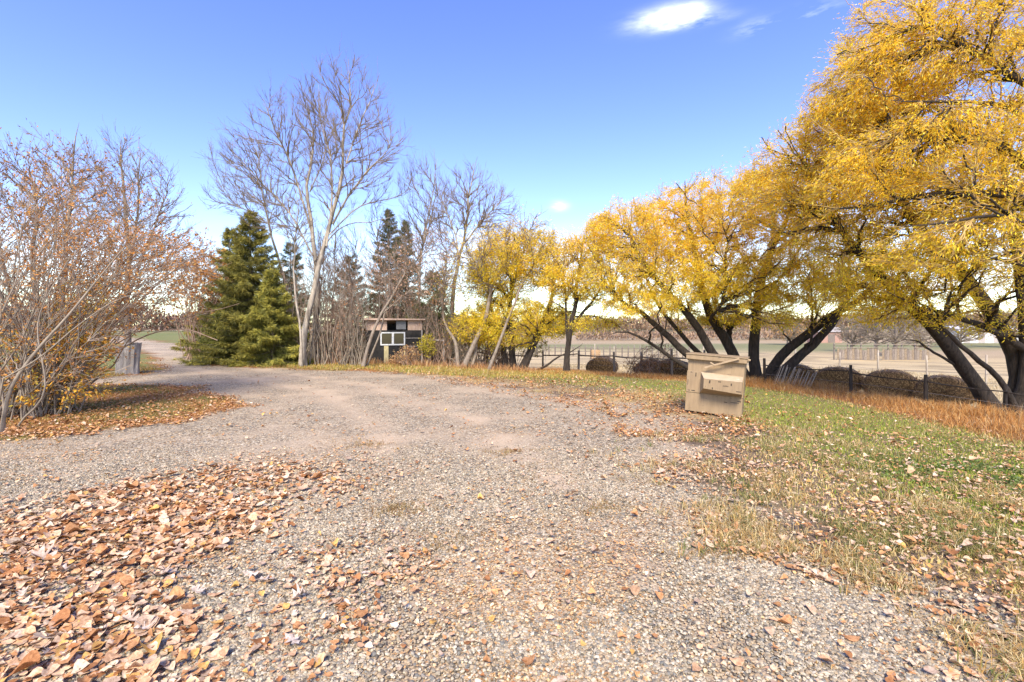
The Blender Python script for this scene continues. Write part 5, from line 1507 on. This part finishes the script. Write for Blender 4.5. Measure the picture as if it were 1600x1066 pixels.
# orange weeds (kochia) between lawn and fence
def weed_band(n, x, y, lo, hi, left=False):
    gs_, es_, gr_ = masks(x, y)
    m_ = sstep(lo, lo + .5, es_) * (1 - sstep(hi - .8, hi, es_)) * (.25 + .75 * sstep(.3, .55, vnoise(x, y, .9, 87, 3)))
    return rng.random(len(x)) < m_
x = rng.uniform(-2, 13, 260000); y = rng.uniform(4.5, 21, 260000)
kk = weed_band(0, x, y, -.35, 3.2) & (x / y < 1.5); x, y = x[kk], y[kk]
hh = .7 * (.12 + .36 * vnoise(x, y, .7, 88, 2)) * (.5 + .7 * sstep(-.4, 1.4, edge_sd(x, y))) * np.where(x < 6.5, .62, 1.0)
cc = mixcol(len(x), [(.55, .28, .08), (.43, .20, .055), (.64, .40, .15), (.30, .15, .06), (.56, .43, .24)], [3, 3, 2, 2, 1])
blades('orange_weeds', 'band of tall rusty orange weeds between the lawn and the fence', x, y, hh, .007, cc, 1.6, cat='weeds', bend=.25)
# weeds near the shed and thicket edge
x = rng.uniform(-10, 1, 26000); y = rng.uniform(18.5, 22, 26000)
kk = weed_band(0, x, y, -.1, 1.2); x, y = x[kk], y[kk]
blades('dry_weeds', 'dry rusty and tan weeds along the foot of the thicket and shed', x, y, .28, .013, mixcol(len(x), [(.42, .22, .09), (.50, .30, .13), (.34, .17, .08), (.55, .42, .22)], [2, 2, 2, 1]), .8, cat='weeds', bend=.2)
# pasture stubble near the bales
x = rng.uniform(2, 26, 60000); y = rng.uniform(10, 32, 60000)
es_ = edge_sd(x, y); kk = (es_ > 3) & (x / y < 1.3); x, y = x[kk], y[kk]
blades('pasture_grass', 'pale dry pasture grass beyond the fence', x, y, .09, .018, mixcol(len(x), [(.56, .46, .28), (.44, .34, .18), (.62, .54, .36)], [2, 1, 1]), 1.0, z=G(x, y))
# thin brown weed clumps in the gravel
xc, yc = scatter(900, -1.2, .9, 2.2, 9, lambda a, b_: .35 * (masks(a, b_)[0] < -.3) * sstep(.42, .6, vnoise(a, b_, .9, 41, 3)) + 0)
for px_, py_, k_ in ((-1.03, 4.3, 60), (.86, 4.3, 45), (-.1, 6.2, 30), (1.5, 3.4, 40), (-.45, 3.6, 30), (-2.0, 6.6, 30)):
    xc = np.concatenate([xc, px_ + rng.normal(size=k_) * .16]); yc = np.concatenate([yc, py_ + rng.normal(size=k_) * .10])
nb = 16; x = np.repeat(xc, nb) + rng.normal(size=len(xc) * nb) * .035; y = np.repeat(yc, nb) + rng.normal(size=len(yc) * nb) * .03
blades('gravel_weeds', 'small straw and brown weed sprigs growing through the gravel', x, y, .028, .005, mixcol(len(x), [(.30, .17, .07), (.46, .33, .14), (.22, .18, .07)], [2.5, 1.5, 1]), 1.8)

# loose stones on the near drive
def pebbles(n, d0, d1, smin, smax, name, label):
    x, y = scatter(n, -1.25, 1.25, d0, d1, lambda a, b_: np.clip((1 - sstep(-.1, .5, masks(a, b_)[0])) * (1 - .85 * sstep(.50, .68, vnoise(a, b_, .8, 45, 4))) * (1 - .75 * np.clip(track(a, b_), 0, 1)) * (1 - sstep(d1 * .72, d1, b_) * .7), 0, 1))
    z = surf(x, y)
    nn = len(x)
    me = bpy.data.meshes.new(name); me.vertices.add(nn)
    me.vertices.foreach_set('co', np.stack([x, y, z + .001], 1).astype(np.float32).ravel())
    s = (smin + (smax - smin) * rng.random(nn) ** 2.2)[:, None] * (.65 + .6 * rng.random((nn, 3))) * np.array([1, 1, .62])
    ro = np.stack([rng.normal(size=nn) * .35, rng.normal(size=nn) * .35, rng.random(nn) * 6.283], 1)
    for nm, arr in (('sc', s), ('ro', ro)):
        at_ = me.attributes.new(nm, 'FLOAT_VECTOR', 'POINT'); at_.data.foreach_set('vector', arr.astype(np.float32).ravel())
    o = bpy.data.objects.new(name, me); C.objects.link(o)
    m = mat_new('stones'); t = NT(m)
    oi = t.n('ShaderNodeObjectInfo')
    stones = [(0.0, (.17, .165, .16)), (0.10, (.44, .42, .375)), (0.24, (.66, .63, .57)), (0.38, (.27, .29, .31)), (0.48, (.70, .665, .59)),
              (0.60, (.50, .42, .32)), (0.70, (.33, .31, .28)), (0.8, (.56, .48, .38)), (0.90, (.80, .79, .75)), (0.96, (.42, .42, .42))]
    c = t.ramp(oi.outputs['Random'], stones, 'CONSTANT')
    tcn = t.n('ShaderNodeTexCoord'); n1 = t.n('ShaderNodeTexNoise', Vector=tcn.outputs['Object'], Scale=2.5, Detail=3)
    c = t.mix(1.0, c, t.ramp(n1.outputs['Fac'], [(.3, (.44, .395, .31)), (.7, (.78, .705, .555))]), 'MULTIPLY')
    bs = t.n('ShaderNodeBsdfPrincipled', Base_Color=c, Roughness=.75); bs.inputs['Specular IOR Level'].default_value = .3
    t.out(bs.outputs[0])
    ng = bpy.data.node_groups.new(name, 'GeometryNodeTree')
    ng.interface.new_socket('Geometry', in_out='INPUT', socket_type='NodeSocketGeometry'); ng.interface.new_socket('Geometry', in_out='OUTPUT', socket_type='NodeSocketGeometry')
    N = ng.nodes; Lk = ng.links.new
    gi = N.new('NodeGroupInput'); go = N.new('NodeGroupOutput')
    ico = N.new('GeometryNodeMeshIcoSphere'); ico.inputs['Radius'].default_value = .5; ico.inputs['Subdivisions'].default_value = 2
    sp = N.new('GeometryNodeSetPosition'); nt = N.new('ShaderNodeTexNoise'); nt.inputs['Scale'].default_value = 1.6
    vm = N.new('ShaderNodeVectorMath'); vm.operation = 'SUBTRACT'; vm.inputs[1].default_value = (.5, .5, .5)
    vs = N.new('ShaderNodeVectorMath'); vs.operation = 'SCALE'; vs.inputs['Scale'].default_value = .5
    Lk(nt.outputs['Color'], vm.inputs[0]); Lk(vm.outputs[0], vs.inputs[0]); Lk(vs.outputs[0], sp.inputs['Offset']); Lk(ico.outputs[0], sp.inputs[0])
    ss = N.new('GeometryNodeSetShadeSmooth'); Lk(sp.outputs[0], ss.inputs[0])
    sm = N.new('GeometryNodeSetMaterial'); sm.inputs['Material'].default_value = m; Lk(ss.outputs[0], sm.inputs[0])
    ip = N.new('GeometryNodeInstanceOnPoints'); Lk(gi.outputs[0], ip.inputs['Points']); Lk(sm.outputs[0], ip.inputs['Instance'])
    for nm, sock in (('sc', 'Scale'), ('ro', 'Rotation')):
        na = N.new('GeometryNodeInputNamedAttribute'); na.data_type = 'FLOAT_VECTOR'; na.inputs['Name'].default_value = nm
        Lk(na.outputs['Attribute'], ip.inputs[sock])
    Lk(ip.outputs[0], go.inputs[0])
    md = o.modifiers.new('stones', 'NODES'); md.node_group = ng
    me.materials.append(m)
    tag(o, label, 'gravel', kind='stuff')
    return nn
npb = pebbles(330000, 1.75, 6.5, .009, .026, 'loose_stones', 'rounded grey, tan and white stones covering the near drive')
print('leaves', nl, 'pebbles', npb, 'objects', len(bpy.data.objects), 'tris', sum(len(m.polygons) for m in bpy.data.meshes))
